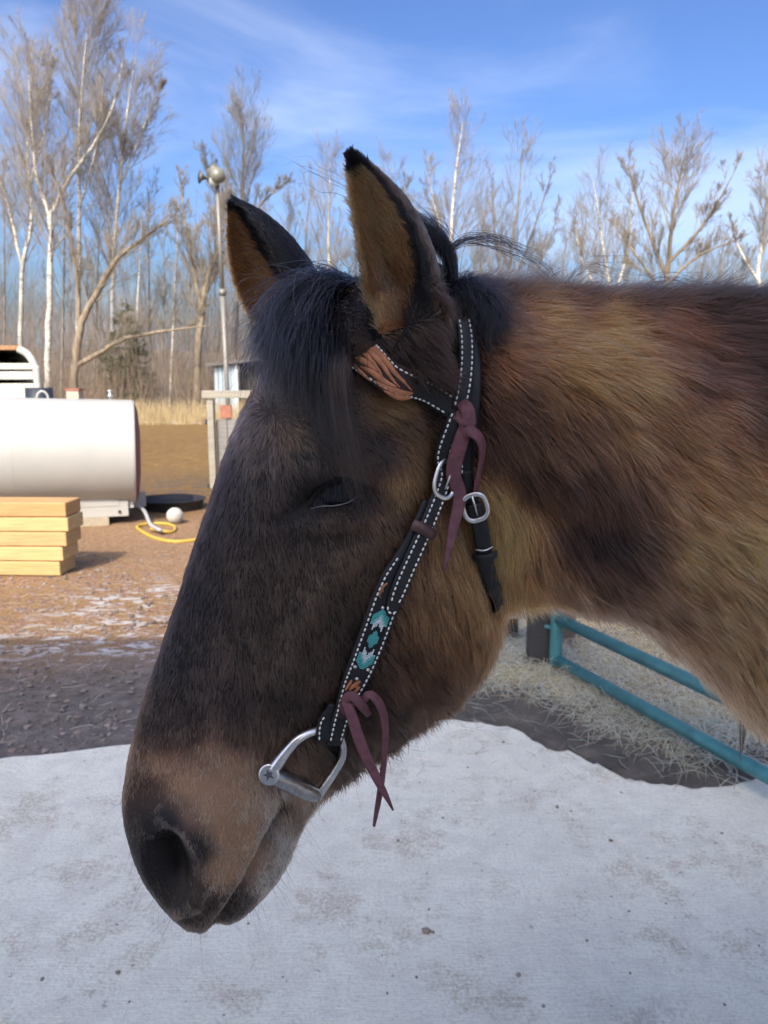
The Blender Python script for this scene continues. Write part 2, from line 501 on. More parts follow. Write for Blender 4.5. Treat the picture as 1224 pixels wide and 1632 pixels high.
# --- barn behind the photographer: its shade lies over horse and apron
siding_m = plain('barn_siding', (.62, .60, .56), .7, var=.1, scale=3)
roof_m = plain('barn_roof_steel', (.32, .33, .34), .4, .6, scale=4)
trim_m = plain('barn_trim', (.75, .74, .72), .6)
barn = empty('barn', (-.6, -8.5, 0))
tag(barn, 'tall pale barn with a sliding door opening onto the concrete', 'barn')
EAVE, BX0, BX1, BY = 8.05, -4.9, 1.6, -4.4
for k in range(int((BX1 - BX0) / .30)):
    x = BX0 + .15 + k * .30
    m = MB(); m.box((x, BY, EAVE / 2), (.288, .05, EAVE)); m.build('siding_board', siding_m, barn, bevel=.006)
m = MB()
m.box(((BX0 + BX1) / 2, BY - .09, EAVE / 2), (BX1 - BX0, .1, EAVE))
m.box((BX0 + .05, BY - 4.2, EAVE / 2), (.1, 8, EAVE)); m.box((BX1 - .05, BY - 4.2, EAVE / 2), (.1, 8, EAVE)); m.box(((BX0 + BX1) / 2, BY - 8.2, EAVE / 2), (BX1 - BX0, .1, EAVE))
m.build('wall', siding_m, barn)
m = MB()
for s in (0, 1):
    y0, y1 = (BY + .3, BY - 4.15) if s == 0 else (BY - 8.6, BY - 4.15)
    m.add([(BX0 - .3, y0, EAVE), (BX1 + .3, y0, EAVE), (BX1 + .3, y1, EAVE + 1.5), (BX0 - .3, y1, EAVE + 1.5), (BX0 - .3, y0, EAVE + .06), (BX1 + .3, y0, EAVE + .06), (BX1 + .3, y1, EAVE + 1.56), (BX0 - .3, y1, EAVE + 1.56)],
          [(3, 2, 1, 0), (4, 5, 6, 7), (0, 1, 5, 4), (1, 2, 6, 5), (2, 3, 7, 6), (3, 0, 4, 7)])
m.build('roof', roof_m, barn)
m = MB(); m.box((-.5, BY + .06, 1.6), (3.4, .06, 3.2)); dr = m.build('sliding_door', trim_m, barn)
m = MB(); m.box((-.5, BY + .10, 3.27), (6.4, .05, .08)); m.build('door_track', roof_m, barn)

# ================================================================== TREES
def batch_tubes(P, r, n=3):
    """many tubes at once: P (m, k, 3), r (m, k)"""
    m, k, _ = P.shape
    T = np.gradient(P, axis=1); T /= np.maximum(np.linalg.norm(T, axis=2, keepdims=True), 1e-9)
    ref = np.where(np.abs(T[:, :1, 2:3]) < .9, np.array([0, 0, 1.0]), np.array([1.0, 0, 0]))
    X = np.cross(T, np.broadcast_to(ref, T.shape)); X /= np.maximum(np.linalg.norm(X, axis=2, keepdims=True), 1e-9)
    Y = np.cross(T, X)
    a = np.arange(n) * 2 * math.pi / n
    V = P[:, :, None, :] + r[:, :, None, None] * (np.cos(a)[None, None, :, None] * X[:, :, None, :] + np.sin(a)[None, None, :, None] * Y[:, :, None, :])
    base = (np.arange(m) * k * n)[:, None, None]
    i = np.arange(k - 1)[None, :, None] * n; j = np.arange(n)[None, None, :]; j2 = (np.arange(n) + 1)[None, None, :] % n
    F = np.stack([base + i + j, base + i + j2, base + i + n + j2, base + i + n + j], -1).reshape(-1, 4)
    return V.reshape(-1, 3), F
def np_mesh(name, V, F, mat, parent=None, smooth=True):
    me = bpy.data.meshes.new(name)
    me.vertices.add(len(V)); me.vertices.foreach_set('co', V.astype(np.float32).ravel())
    me.loops.add(F.size); me.loops.foreach_set('vertex_index', F.astype(np.int32).ravel())
    me.polygons.add(len(F)); me.polygons.foreach_set('loop_start', np.arange(0, F.size, 4, dtype=np.int32)); me.polygons.foreach_set('loop_total', np.full(len(F), 4, np.int32))
    me.update(calc_edges=True)
    if smooth: me.polygons.foreach_set('use_smooth', np.ones(len(F), bool))
    me.materials.append(mat)
    o = bpy.data.objects.new(name, me); COL.objects.link(o)
    if parent: o.parent = parent; o.matrix_parent_inverse = world_of(parent).inverted()
    return o
class Geo:
    def __init__(self): self.V, self.F, self.n = [], [], 0
    def add(self, V, F): self.V.append(V); self.F.append(F + self.n); self.n += len(V)
    def build(self, *a, **k): return np_mesh(a[0], np.vstack(self.V), np.vstack(self.F), *a[1:], **k)
def bark(name, base, dark, birch=False):
    m, nt, b = new_mat(name); N, L = nodes(m)
    g = N.new('ShaderNodeNewGeometry'); P = g.outputs['Position']
    mp = N.new('ShaderNodeMapping'); mp.inputs['Scale'].default_value = (2.2, 2.2, 9) if birch else (8, 8, 1.4); L.new(P, mp.inputs['Vector'])
    n1 = noise(N, L, mp.outputs[0], 1.6, 6, .65); n2 = noise(N, L, P, .6, 4)
    c = ramp(N, L, n1, [(.36, dark), (.50 if birch else .55, base), (.8, tuple(np.minimum(np.array(base) * 1.15, 1)))])
    c = mixc(N, L, maprange(N, L, n2, .45, .75), c, tuple(np.array(base) * .55))
    L.new(c, b.inputs['Base Color']); b.inputs['Roughness'].default_value = .85
    return m
BARK = {'birch': bark('birch_bark', (.50, .47, .41), (.10, .085, .07), True), 'brown': bark('brown_bark', (.235, .185, .125), (.09, .07, .05)), 'grey': bark('grey_bark', (.22, .19, .16), (.08, .07, .06))}
TWIG = {'birch': plain('birch_twig', (.23, .20, .165), .9, var=.2, scale=2), 'brown': plain('brown_twig', (.22, .185, .135), .9, var=.2, scale=2), 'grey': plain('grey_twig', (.185, .17, .15), .9, var=.2, scale=2)}
def grow(start, d, L, r0, r1, k, rg, up=.25, wob=.12):
    """polylines (m,k,3) growing from start along d"""
    m = len(start); P = np.zeros((m, k, 3)); P[:, 0] = start
    st = (L / (k - 1))[:, None]
    for i in range(1, k):
        d = d + rg.standard_normal((m, 3)) * wob + np.array([0, 0, up / k])
        d /= np.linalg.norm(d, axis=1, keepdims=True)
        P[:, i] = P[:, i - 1] + d * st
    f = np.linspace(0, 1, k)[None, :]
    return P, r0[:, None] * (1 - f) + r1[:, None] * f
def sample(P, r, q):
    k = P.shape[1]; x = q * (k - 1); i = np.minimum(x.astype(int), k - 2); f = (x - i)
    idx = np.arange(len(P))
    return idx, i, f
def branches(P, r, per, q0, q1, lenf, Lref, ratio, spread, up, k, rg, wob=.12, tipr=.35):
    m, kk, _ = P.shape
    src = np.repeat(np.arange(m), per); n = len(src)
    q = q0 + (q1 - q0) * rg.random(n)
    x = q * (kk - 1); i = np.minimum(x.astype(int), kk - 2); f = (x - i)[:, None]
    st = P[src, i] * (1 - f) + P[src, i + 1] * f
    rr_ = r[src, i] * (1 - f[:, 0]) + r[src, i + 1] * f[:, 0]
    T = P[src, i + 1] - P[src, i]; T /= np.maximum(np.linalg.norm(T, axis=1, keepdims=True), 1e-9)
    v = rg.standard_normal((n, 3)); v -= T * (v * T).sum(1, keepdims=True); v /= np.linalg.norm(v, axis=1, keepdims=True)
    a = spread * rg.uniform(.6, 1.25, n)[:, None]
    d = T * np.cos(a) + v * np.sin(a); d[:, 2] += up
    d /= np.linalg.norm(d, axis=1, keepdims=True)
    L = Lref[src] * lenf * (1.05 - .65 * q) * rg.uniform(.55, 1.2, n)
    P2, r2 = grow(st, d, L, rr_ * ratio * rg.uniform(.7, 1.1, n), rr_ * ratio * tipr, k, rg, up * 1.2, wob)
    return P2, r2, L
def tree(label, kind, y, mains, seed, dens=1.0, spread=.68, up=.32, blen=.34, group=None, q0=.3, cat='tree', minr=.0062):
    rg = np.random.default_rng(seed)
    base = at(mains[0][0][0], mains[0][0][1], y); bz_ = float(gz(base[:1], np.array([y]))[0])
    name = 'birch_tree' if kind == 'birch' else 'bare_tree'
    t = empty(name, (float(base[0]), y, bz_)); tag(t, label, cat, group)
    G, C = Geo(), Geo()
    depth = {}
    for li, mn in enumerate(mains):
        off = 0 if li == 0 else rg.uniform(-.5, .5)
        pts = [at(u, v, y) for u, v, rp in mn]
        rad = [max(rp * .8 * y / FPX, .01) for u, v, rp in mn]
        pts = np.array(pts)
        if li == 0: pts[0][2] = bz_ - .15
        else: pts[1:, 1] += off * np.linspace(.2, 1.6, len(pts) - 1) * 1.2
        k = 26
        P = spline(pts, k); r = np.interp(np.linspace(0, 1, k), np.linspace(0, 1, len(rad)), rad)
        P[1:-1] += rg.standard_normal((k - 2, 3)) * r[1:-1, None] * .12
        V, F = batch_tubes(P[None], r[None], 8); G.add(V, F)
        Lm = np.array([np.linalg.norm(P[-1] - P[0])])
        qs = q0 if li == 0 else .12
        nb = int((34 if li == 0 else 24) * dens)
        P1, r1, L1 = branches(P[None], np.maximum(r[None], .02), nb, qs, .99, blen, Lm, .27, spread, up, 7, rg, .07)
        V, F = batch_tubes(P1, np.maximum(r1, minr * 1.2), 4); C.add(V, F)
        P2, r2, L2 = branches(P1, r1, int(10 * dens) or 1, .18, 1, .62, L1, .55, .6, up * .6, 5, rg, .09)
        V, F = batch_tubes(P2, np.maximum(r2, minr), 3); C.add(V, F)
        P3, r3, L3 = branches(P2, r2, int(7 * dens) or 1, .15, 1, .72, L2, .65, .55, up * .4, 4, rg, .10)
        V, F = batch_tubes(P3, np.maximum(r3, minr * .75), 3); C.add(V, F)
    G.build('trunk', BARK[kind], t); C.build('crown', TWIG[kind], t)
    return t
gA = None
tree('white birch with two forks rising behind the trailer', 'birch', 36, [[(30, 640, 5), (33, 520, 4.5), (36, 430, 4), (50, 350, 3.2), (44, 250, 2.5), (48, 180, 1.8), (50, 85, .5)], [(36, 430, 3), (15, 340, 2.4), (-8, 270, 1.6), (-30, 190, .5)], [(45, 300, 2.4), (75, 200, 1.6), (90, 110, .5)]], 11)
tree('thick white birch whose upper trunk forks low beside the trailer', 'birch', 33, [[(74, 645, 7), (77, 540, 6), (80, 430, 5.5), (80, 350, 5), (60, 290, 3.6), (52, 220, 2.6), (45, 120, .6)], [(80, 345, 4.2), (110, 285, 3.6), (150, 230, 2.8), (180, 170, 1.8), (195, 100, .5)]], 12)
tree('tall straight white birch with the highest crown of the wood', 'birch', 36, [[(123, 640, 6), (125, 500, 5), (126, 350, 4), (127, 200, 3), (133, 110, 1.8), (140, 38, .5)], [(127, 330, 2.5), (155, 230, 1.6), (170, 130, .5)]], 13, 1.15)
tree('slender white birch leaning right above the dark spruce', 'birch', 37, [[(176, 645, 5.5), (179, 520, 4.6), (182, 400, 4), (192, 280, 3), (203, 180, 2), (218, 75, .5)], [(190, 300, 2.2), (225, 210, 1.5), (250, 130, .5)]], 14, 1.1)
tree('brown oak with a heavy limb sweeping right over the tank', 'brown', 29, [[(116, 648, 9), (120, 570, 8), (132, 510, 7), (152, 470, 5.5), (185, 415, 4.5), (235, 375, 3), (280, 340, .8)], [(118, 585, 5.5), (155, 565, 4.5), (200, 542, 4), (260, 530, 3), (340, 520, .8)], [(126, 520, 5), (122, 430, 4), (110, 350, 2.6), (90, 270, .6)]], 15, .95, blen=.28)
tree('stout brown forked tree standing left of the light pole', 'brown', 30, [[(312, 648, 8), (316, 560, 7), (322, 500, 6.5), (330, 440, 4.5), (352, 380, 3), (362, 300, .8)], [(322, 505, 4.6), (308, 430, 3.4), (290, 350, 2.2), (278, 270, .6)], [(326, 470, 4), (345, 430, 3), (375, 390, 2), (400, 360, .6)]], 16, .95, blen=.3)
tree('dark bare oak with a round crown behind the light pole', 'grey', 46, [[(372, 640, 7), (375, 520, 6), (380, 400, 5), (386, 320, 3.8), (388, 250, 2.4), (386, 190, .7)], [(382, 370, 3.4), (420, 320, 2.4), (455, 285, .7)], [(380, 390, 3.4), (350, 320, 2.4), (330, 250, .7)]], 17, 1.1, blen=.36)
for k, (u, uu, vt, y, rp) in enumerate(((258, 262, 380, 33, 2.2), (270, 284, 330, 34, 2.8), (297, 305, 400, 33, 2.0), (210, 226, 350, 35, 2.6), (97, 104, 330, 38, 3.0), (8, 6, 230, 40, 2.4), (148, 160, 300, 42, 2.4), (240, 236, 300, 41, 2.2))):
    tree(['thin pale stem rising right of the spruce', 'white sapling behind the field left of the forked tree', 'thin leaning sapling close by the forked tree', 'slim pale tree just right of the spruce top', 'narrow trunk between the two thickest birches', 'thin stem at the trailer roof', 'thin grey trunk behind the brown oak', 'slender grey stem above the tank end'][k], 'birch' if k in (1, 3) else 'grey', y,
         [[(u, 645, rp), ((u * 2 + uu) / 3, 560, rp * .9), ((u + uu * 2) / 3, (vt + 560) / 2, rp * .65), (uu, vt, .5)]], 30 + k, .65, group='saplings at the wood edge', blen=.3)
tree('pale birch seen between the horse ears', 'birch', 44, [[(527, 640, 4.5), (526, 520, 4), (524, 420, 3), (524, 330, 2), (527, 262, .5)]], 50, .9)
tree('small grey tree just behind the near ear', 'grey', 48, [[(618, 640, 4), (616, 480, 3.4), (612, 360, 2), (622, 268, .5)], [(616, 430, 2.4), (640, 340, 1.6), (650, 290, .5)]], 51, .9)
tree('slender white birch behind the mane', 'birch', 44, [[(706, 640, 5), (712, 500, 4.4), (719, 370, 3.2), (726, 280, 2), (738, 192, .5)], [(716, 400, 2), (690, 320, 1.4), (682, 250, .5)]], 52, .95)
tree('vase shaped grey tree with many rising stems behind the neck', 'grey', 46, [[(806, 640, 5), (808, 500, 4), (815, 400, 3), (826, 320, 2), (832, 236, .5)], [(808, 480, 3), (790, 380, 2.2), (788, 280, .6)], [(810, 470, 3), (845, 380, 2.2), (875, 280, .6)], [(808, 490, 2.6), (860, 420, 1.8), (895, 330, .5)]], 53, .8)
tree('reddish brown bushy tree left of the wide oak', 'birch', 44, [[(985, 640, 5), (978, 500, 4), (965, 420, 3), (955, 350, 2), (945, 285, .5)], [(980, 480, 3), (1000, 390, 2.2), (1002, 295, .6)], [(978, 500, 2.6), (930, 420, 1.8), (915, 340, .5)]], 54, .85)
tree('wide crowned bare oak with golden limbs behind the neck', 'brown', 36, [[(1058, 640, 6.5), (1060, 520, 6), (1064, 430, 5), (1072, 350, 3.4), (1082, 290, 2), (1092, 248, .6)], [(1062, 440, 4), (1030, 360, 2.8), (1010, 300, 1.8), (1000, 262, .5)], [(1064, 420, 3.6), (1110, 370, 2.6), (1140, 320, 1.6), (1160, 275, .5)], [(1060, 455, 3.2), (1110, 410, 2.4), (1165, 385, .6)], [(1060, 470, 3), (1010, 400, 2), (985, 350, .5)]], 55, .9, blen=.36)
tree('crooked white barked tree right of the wide oak', 'birch', 38, [[(1228, 640, 5), (1222, 520, 4.6), (1208, 440, 4), (1216, 380, 3), (1222, 330, 2), (1215, 288, .5)], [(1210, 450, 3), (1180, 400, 2), (1165, 350, .5)]], 56, .9)
THIN = ['thin grey tree just right of the far ear tip', 'thin grey tree left of the birch between the ears', 'thin grey tree half hidden by the near ear', 'thin grey tree directly behind the curled mane lock', 'thin grey tree between the white birch and the vase shaped tree',
        'short thin tree close right of the white birch by the mane', 'thin grey tree right of the vase shaped tree', 'taller thin tree left of the reddish bushy tree', 'thin tree just right of the wide oak', 'second thin tree right of the wide oak', 'short thin tree left of the crooked white tree',
        'short thin tree in front of the reddish bushy tree', 'short thin tree just right of the vase shaped tree', 'short thin tree behind the far ear', 'tall thin tree right of the dark oak by the pole']
for k, (u, vt, y) in enumerate(((460, 330, 52), (490, 300, 55), (570, 330, 50), (655, 330, 55), (770, 320, 56), (760, 380, 44), (900, 370, 54), (930, 340, 56), (1120, 400, 50), (1150, 380, 55), (1180, 420, 44), (1000, 420, 52), (860, 400, 52), (430, 400, 44), (410, 340, 58))):
    tree(THIN[k], 'grey', y, [[(u, 640, 3.4), (u + 4, 520, 2.8), (u - 3, (vt + 500) / 2, 2), (u + 5, vt, .5)]], 70 + k, .8, group='thin trees of the woods', blen=.36)

# --- spruce
sy = 34.0
sb_ = at(196, 648, sy); spz = float(gz(sb_[:1], np.array([sy]))[0])
sp = empty('spruce_tree', (float(sb_[0]), sy, spz)); tag(sp, 'dark green young spruce between the birch trunks', 'tree')
top = at(200, 480, sy)
G, C = Geo(), Geo()
rg = np.random.default_rng(5)
V, F = batch_tubes(np.linspace([sb_[0], sy, spz - .1], top, 10)[None], np.linspace(.09, .012, 10)[None], 7); G.add(V, F)
nb = 130; q = rg.uniform(.08, .98, nb); st = np.array([sb_[0], sy, spz]) + q[:, None] * (top - np.array([sb_[0], sy, spz]))
az_ = rg.uniform(0, 6.28, nb); L = 1.5 * (1.05 - q) + .15
P1, r1 = grow(st, np.stack([np.cos(az_), np.sin(az_), -.15 * np.ones(nb)], 1), L, .016 * np.ones(nb), .004 * np.ones(nb), 6, rg, .25, .05)
V, F = batch_tubes(P1, r1, 4); G.add(V, F)
P2, r2, L2 = branches(P1, r1, 16, .15, 1, .42, L, 1.0, .8, -.1, 3, rg, .08)
V, F = batch_tubes(P2, np.full(r2.shape, .012), 3); C.add(V, F)
P3, r3, L3 = branches(P2, r2, 5, .1, 1, .5, L2, 1.0, .7, -.1, 3, rg, .08)
V, F = batch_tubes(P3, np.full(r3.shape, .009), 3); C.add(V, F)
G.build('trunk', BARK['brown'], sp); C.build('crown', plain('spruce_needles', (.060, .075, .036), .8, var=.3, scale=2), sp)

# --- thicket along the far edge of the field, and the wood beyond
rg = np.random.default_rng(9)
def stems(n, x0, x1, y0, y1, h0, h1, r, lean, per):
    x, y = rg.uniform(x0, x1, n), rg.uniform(y0, y1, n)
    st = np.stack([x, y, gz(x, y)], 1)
    d = np.stack([rg.normal(0, lean, n), rg.normal(0, lean, n), np.ones(n)], 1); d /= np.linalg.norm(d, axis=1, keepdims=True)
    L = rg.uniform(h0, h1, n)
    P, rr_ = grow(st, d, L, np.full(n, r), np.full(n, r * .3), 5, rg, .1, .06)
    G = Geo(); V, F = batch_tubes(P, rr_, 3); G.add(V, F)
    P2, r2, L2 = branches(P, rr_, per, .25, 1, .42, L, .6, .6, .25, 4, rg, .12)
    V, F = batch_tubes(P2, np.maximum(r2, r * .25), 3); G.add(V, F)
    return G
tw_a = plain('thicket_stem', (.17, .125, .085), .9, var=.3, scale=.8)
tag(stems(3400, -28, 26, 25.5, 36, .8, 3.0, .012, .2, 5).build('thicket', tw_a), 'tangled brown brush along the edge of the woods', kind='stuff')
tag(stems(1900, -64, 64, 38, 95, 4, 9.5, .034, .1, 9).build('distant_wood', plain('wood_stem', (.16, .125, .10), .9, var=.3, scale=.3)), 'far grey brown wood on the rise behind the yard', kind='stuff')
dg_ = stems(2600, -9, -1.5, 23.2, 25.2, .25, .8, .006, .25, 2)
tag(dg_.build('dry_grass', plain('dry_grass', (.42, .32, .17), .9, var=.3, scale=3)), 'tall dry grass along the far edge of the brown field', kind='stuff')

# ================================================================== HORSE
PSI = R(22.0)
HF = np.array([-math.cos(PSI), -math.sin(PSI), 0.0])      # forward along the head
HN = np.array([math.sin(PSI), -math.cos(PSI), 0.0])       # towards the horse's left side
HM = at(560, 480, 0.75)                                    # poll, on the middle plane of the head
def sag(u, v):
    d = ray(u, v); o = np.array([0, 0, CAM_H])
    return o + d * (((HM - o) @ HN) / (d @ HN))
NPSI = R(8.0)                                              # the neck runs right and a little away
NF = np.array([math.cos(NPSI), math.sin(NPSI), 0.0])
NN = np.array([math.sin(NPSI), -math.cos(NPSI), 0.0])
NM = HM + np.array([0.02, 0.0, 0])
def nsag(u, v):
    d = ray(u, v); o = np.array([0, 0, CAM_H])
    return o + d * (((NM - o) @ NN) / (d @ NN))

TT = np.array([0, .1, .25, .45, .65, .85, 1.0])
def loft(D, V, W, nrm, ns=90, na=72, p=0.6):
    """closed body: dorsal points D, ventral points V, half widths W at TT, widened along nrm"""
    D, V, W = np.array(D), np.array(V), np.array(W)
    D, V, W = spline(D, ns), spline(V, ns), spline(W, ns)
    th = np.arange(na) * 2 * math.pi / na
    t = (1 - np.cos(th)) / 2
    sn = np.sign(np.sin(th)) * np.abs(np.sin(th)) ** p
    tk = np.linspace(0, 1, 41)
    P = np.zeros((ns, na, 3))
    # smooth interpolation of the width table
    for i in range(ns):
        w = np.interp(t, tk, np.interp(tk, TT, W[i]))
        k = np.ones(5) / 5
        wf = np.convolve(np.r_[w, w, w], k, 'same')[na:2 * na]
        P[i] = D[i] + t[:, None] * (V[i] - D[i]) + (wf * sn)[:, None] * nrm
    Vv = P.reshape(-1, 3)
    F = [(i * na + j, i * na + (j + 1) % na, (i + 1) * na + (j + 1) % na, (i + 1) * na + j) for i in range(ns - 1) for j in range(na)]
    F.append(tuple(range(na - 1, -1, -1)))
    F.append(tuple((ns - 1) * na + j for j in range(na)))
    return Vv, F

def S(l): return [sag(*p) for p in l]
def NS(l): return [nsag(*p) for p in l]
hb = MB()
# --- head: stations from the poll down to the lips
headD = [(600, 440), (545, 462), (480, 540), (430, 640), (396, 720), (368, 800), (338, 880), (312, 950), (287, 1020), (262, 1090), (239, 1160), (221, 1230), (212, 1300), (224, 1370), (250, 1430), (284, 1468)]
headV = [(680, 452), (720, 540), (742, 660), (752, 780), (756, 870), (750, 945), (733, 1010), (690, 1072), (634, 1122), (574, 1172), (520, 1222), (478, 1272), (455, 1330), (432, 1390), (382, 1445), (312, 1470)]
headW = [
    [.030, .034, .040, .040, .040, .034, .025],
    [.048, .058, .066, .066, .062, .054, .04],
    [.058, .074, .080, .080, .074, .066, .05],
    [.056, .080, .092, .088, .080, .074, .055],
    [.050, .078, .095, .090, .083, .080, .060],
    [.043, .068, .088, .088, .086, .083, .062],
    [.036, .056, .077, .083, .085, .081, .060],
    [.031, .047, .066, .076, .079, .072, .052],
    [.028, .041, .057, .068, .070, .060, .042],
    [.027, .038, .051, .060, .060, .050, .034],
    [.028, .039, .050, .056, .053, .044, .030],
    [.031, .043, .053, .056, .050, .041, .029],
    [.034, .048, .058, .058, .049, .039, .029],
    [.034, .049, .059, .057, .047, .037, .028],
    [.030, .042, .049, .046, .039, .032, .024],
    [.018, .022, .026, .025, .022, .020, .015]]
dD = [(0, 0), (-5, 0), (-22, 0), (-32, 0), (-33, 0), (-32, 0), (-30, 0), (-27, 0), (-25, 0), (-24, 0), (-22, 0), (-20, 0), (-17, -4), (-12, -8), (-6, -12), (-2, -12)]
dV = [(0, 0), (0, 0), (6, 0), (14, 4), (22, 8), (28, 10), (32, 14), (34, 16), (33, 15), (30, 13), (22, 8), (16, 4), (16, -4), (14, -4), (8, -6), (0, -12)]
headD = [(a + c, b + d) for (a, b), (c, d) in zip(headD, dD)]
headV = [(a + c, b + d) for (a, b), (c, d) in zip(headV, dV)]
hb.add(*loft(S(headD), S(headV), headW, HN))
# --- neck: stations from the poll to the withers and chest
neckT = [(600, 478), (690, 452), (790, 458), (920, 470), (1060, 474), (1224, 474), (1420, 470), (1640, 430)]
neckB = [(640, 800), (700, 900), (770, 940), (900, 948), (1020, 985), (1150, 1085), (1330, 1240), (1540, 1380)]
neckW = [
    [.035, .050, .060, .060, .055, .050, .035],
    [.036, .054, .066, .068, .062, .054, .036],
    [.034, .054, .068, .073, .067, .056, .038],
    [.033, .055, .073, .080, .073, .060, .042],
    [.033, .058, .080, .089, .083, .068, .048],
    [.034, .064, .090, .102, .098, .082, .060],
    [.037, .080, .115, .135, .132, .110, .080],
    [.040, .095, .145, .170, .165, .140, .100]]
hb.add(*loft(NS(neckT), NS(neckB), neckW, NN))

# --- ears: cupped shells
def ear(base, tip, bow, rmax, O, flare=1.0, q0=-0.22):
    base, tip, bow = map(np.array, (base, tip, bow))
    ns, nar = 40, 36
    q = np.linspace(q0, 1, ns)
    A0 = tip - base
    C = base + q[:, None] * A0 + (np.sin(np.clip(q, 0, 1) * math.pi))[:, None] * bow
    T = np.gradient(C, axis=0); T /= np.linalg.norm(T, axis=1, keepdims=True)
    rad = np.interp(q, [-.22, 0, .12, .3, .5, .7, .85, .95, 1.0], [.85, .90, .96, 1.0, .93, .72, .45, .20, .05]) * rmax
    rad = np.convolve(np.r_[rad[0], rad[0], rad, rad[-1], rad[-1]], np.ones(5) / 5, 'valid')
    ph = np.interp(q, [-.12, 0, .1, .3, .6, 1], [.02, .06, .40, .95, 1.15, 1.35]) * flare
    th = 0.0045
    P, par = [], []
    for i in range(ns):
        o = O - T[i] * (O @ T[i]); o /= np.linalg.norm(o)
        s = np.cross(T[i], o)
        a = np.linspace(ph[i], 2 * math.pi - ph[i], nar)
        ro = rad[i] + th * .5
        ri = max(rad[i] - th * .5, rad[i] * .35)
        for k in range(nar):
            P.append(C[i] + s * math.sin(a[k]) * ro + o * math.cos(a[k]) * ro * .72)
        for k in range(nar - 1, -1, -1):
            P.append(C[i] + s * math.sin(a[k]) * ri + o * math.cos(a[k]) * (ri * .72))
    n2 = 2 * nar
    F = [(i * n2 + j, i * n2 + (j + 1) % n2, (i + 1) * n2 + (j + 1) % n2, (i + 1) * n2 + j) for i in range(ns - 1) for j in range(n2)]
    F.append(tuple(range(n2 - 1, -1, -1)))
    F.append(tuple((ns - 1) * n2 + j for j in range(n2)))
    return np.array(P), F
EAR_N = (at(646, 548, .685), at(553, 240, .675), np.array([0.014, 0.0, 0.0]), .0335, np.array([-.55, -.82, .05]))
EAR_F = (at(480, 520, .79), at(365, 316, .80), np.array([-.003, 0, .0]), .047, np.array([-.62, -.70, -.36]))
hb.add(*ear(*EAR_N))
hb.add(*ear(*EAR_F))

def remeshed(mb, vox, smooth_it, fac=0.5):
    o = mesh_obj('tmp', mb.v, mb.f)
    md = o.modifiers.new('r', 'REMESH'); md.mode = 'VOXEL'; md.voxel_size = vox
    sm = o.modifiers.new('s', 'SMOOTH'); sm.factor = fac; sm.iterations = smooth_it
    dg = bpy.context.evaluated_depsgraph_get()
    me = bpy.data.meshes.new_from_object(o.evaluated_get(dg))
    V = np.empty(len(me.vertices) * 3); me.vertices.foreach_get('co', V); V = V.reshape(-1, 3)
    F = np.array([list(p.vertices) for p in me.polygons])
    N = np.empty(len(me.vertices) * 3); me.vertices.foreach_get('normal', N); N = N.reshape(-1, 3)
    bpy.data.objects.remove(o); bpy.data.meshes.remove(me)
    return V, F, N
HV, HFc, HNn = remeshed(hb, 0.0026, 7)

def side_px(V):
    """profile coordinates: points of the far side are mirrored over the head's middle plane"""
    d = (V - HM) @ HN
    Vm = V - HN * (np.minimum(d, 0) * 2)[:, None]
    return project(Vm), d
def g2(px, c, r, ang=0.0):
    x, y = px[:, 0] - c[0], px[:, 1] - c[1]
    ca, sa = math.cos(R(ang)), math.sin(R(ang))
    X, Y = x * ca + y * sa, -x * sa + y * ca
    return np.exp(-((X / r[0]) ** 2 + (Y / r[1]) ** 2))
def seg_dist(px, pts):
    best = np.full(len(px), 1e9); tt = np.zeros(len(px))
    pts = np.array(pts, float); m = len(pts) - 1
    for k in range(m):
        a, b = pts[k], pts[k + 1]
        ab = b - a
        t = np.clip(((px - a) @ ab) / (ab @ ab), 0, 1)
        d = np.linalg.norm(px - (a + t[:, None] * ab), axis=1)
        u = d < best
        best = np.where(u, d, best); tt = np.where(u, (k + t) / m, tt)
    return best, tt
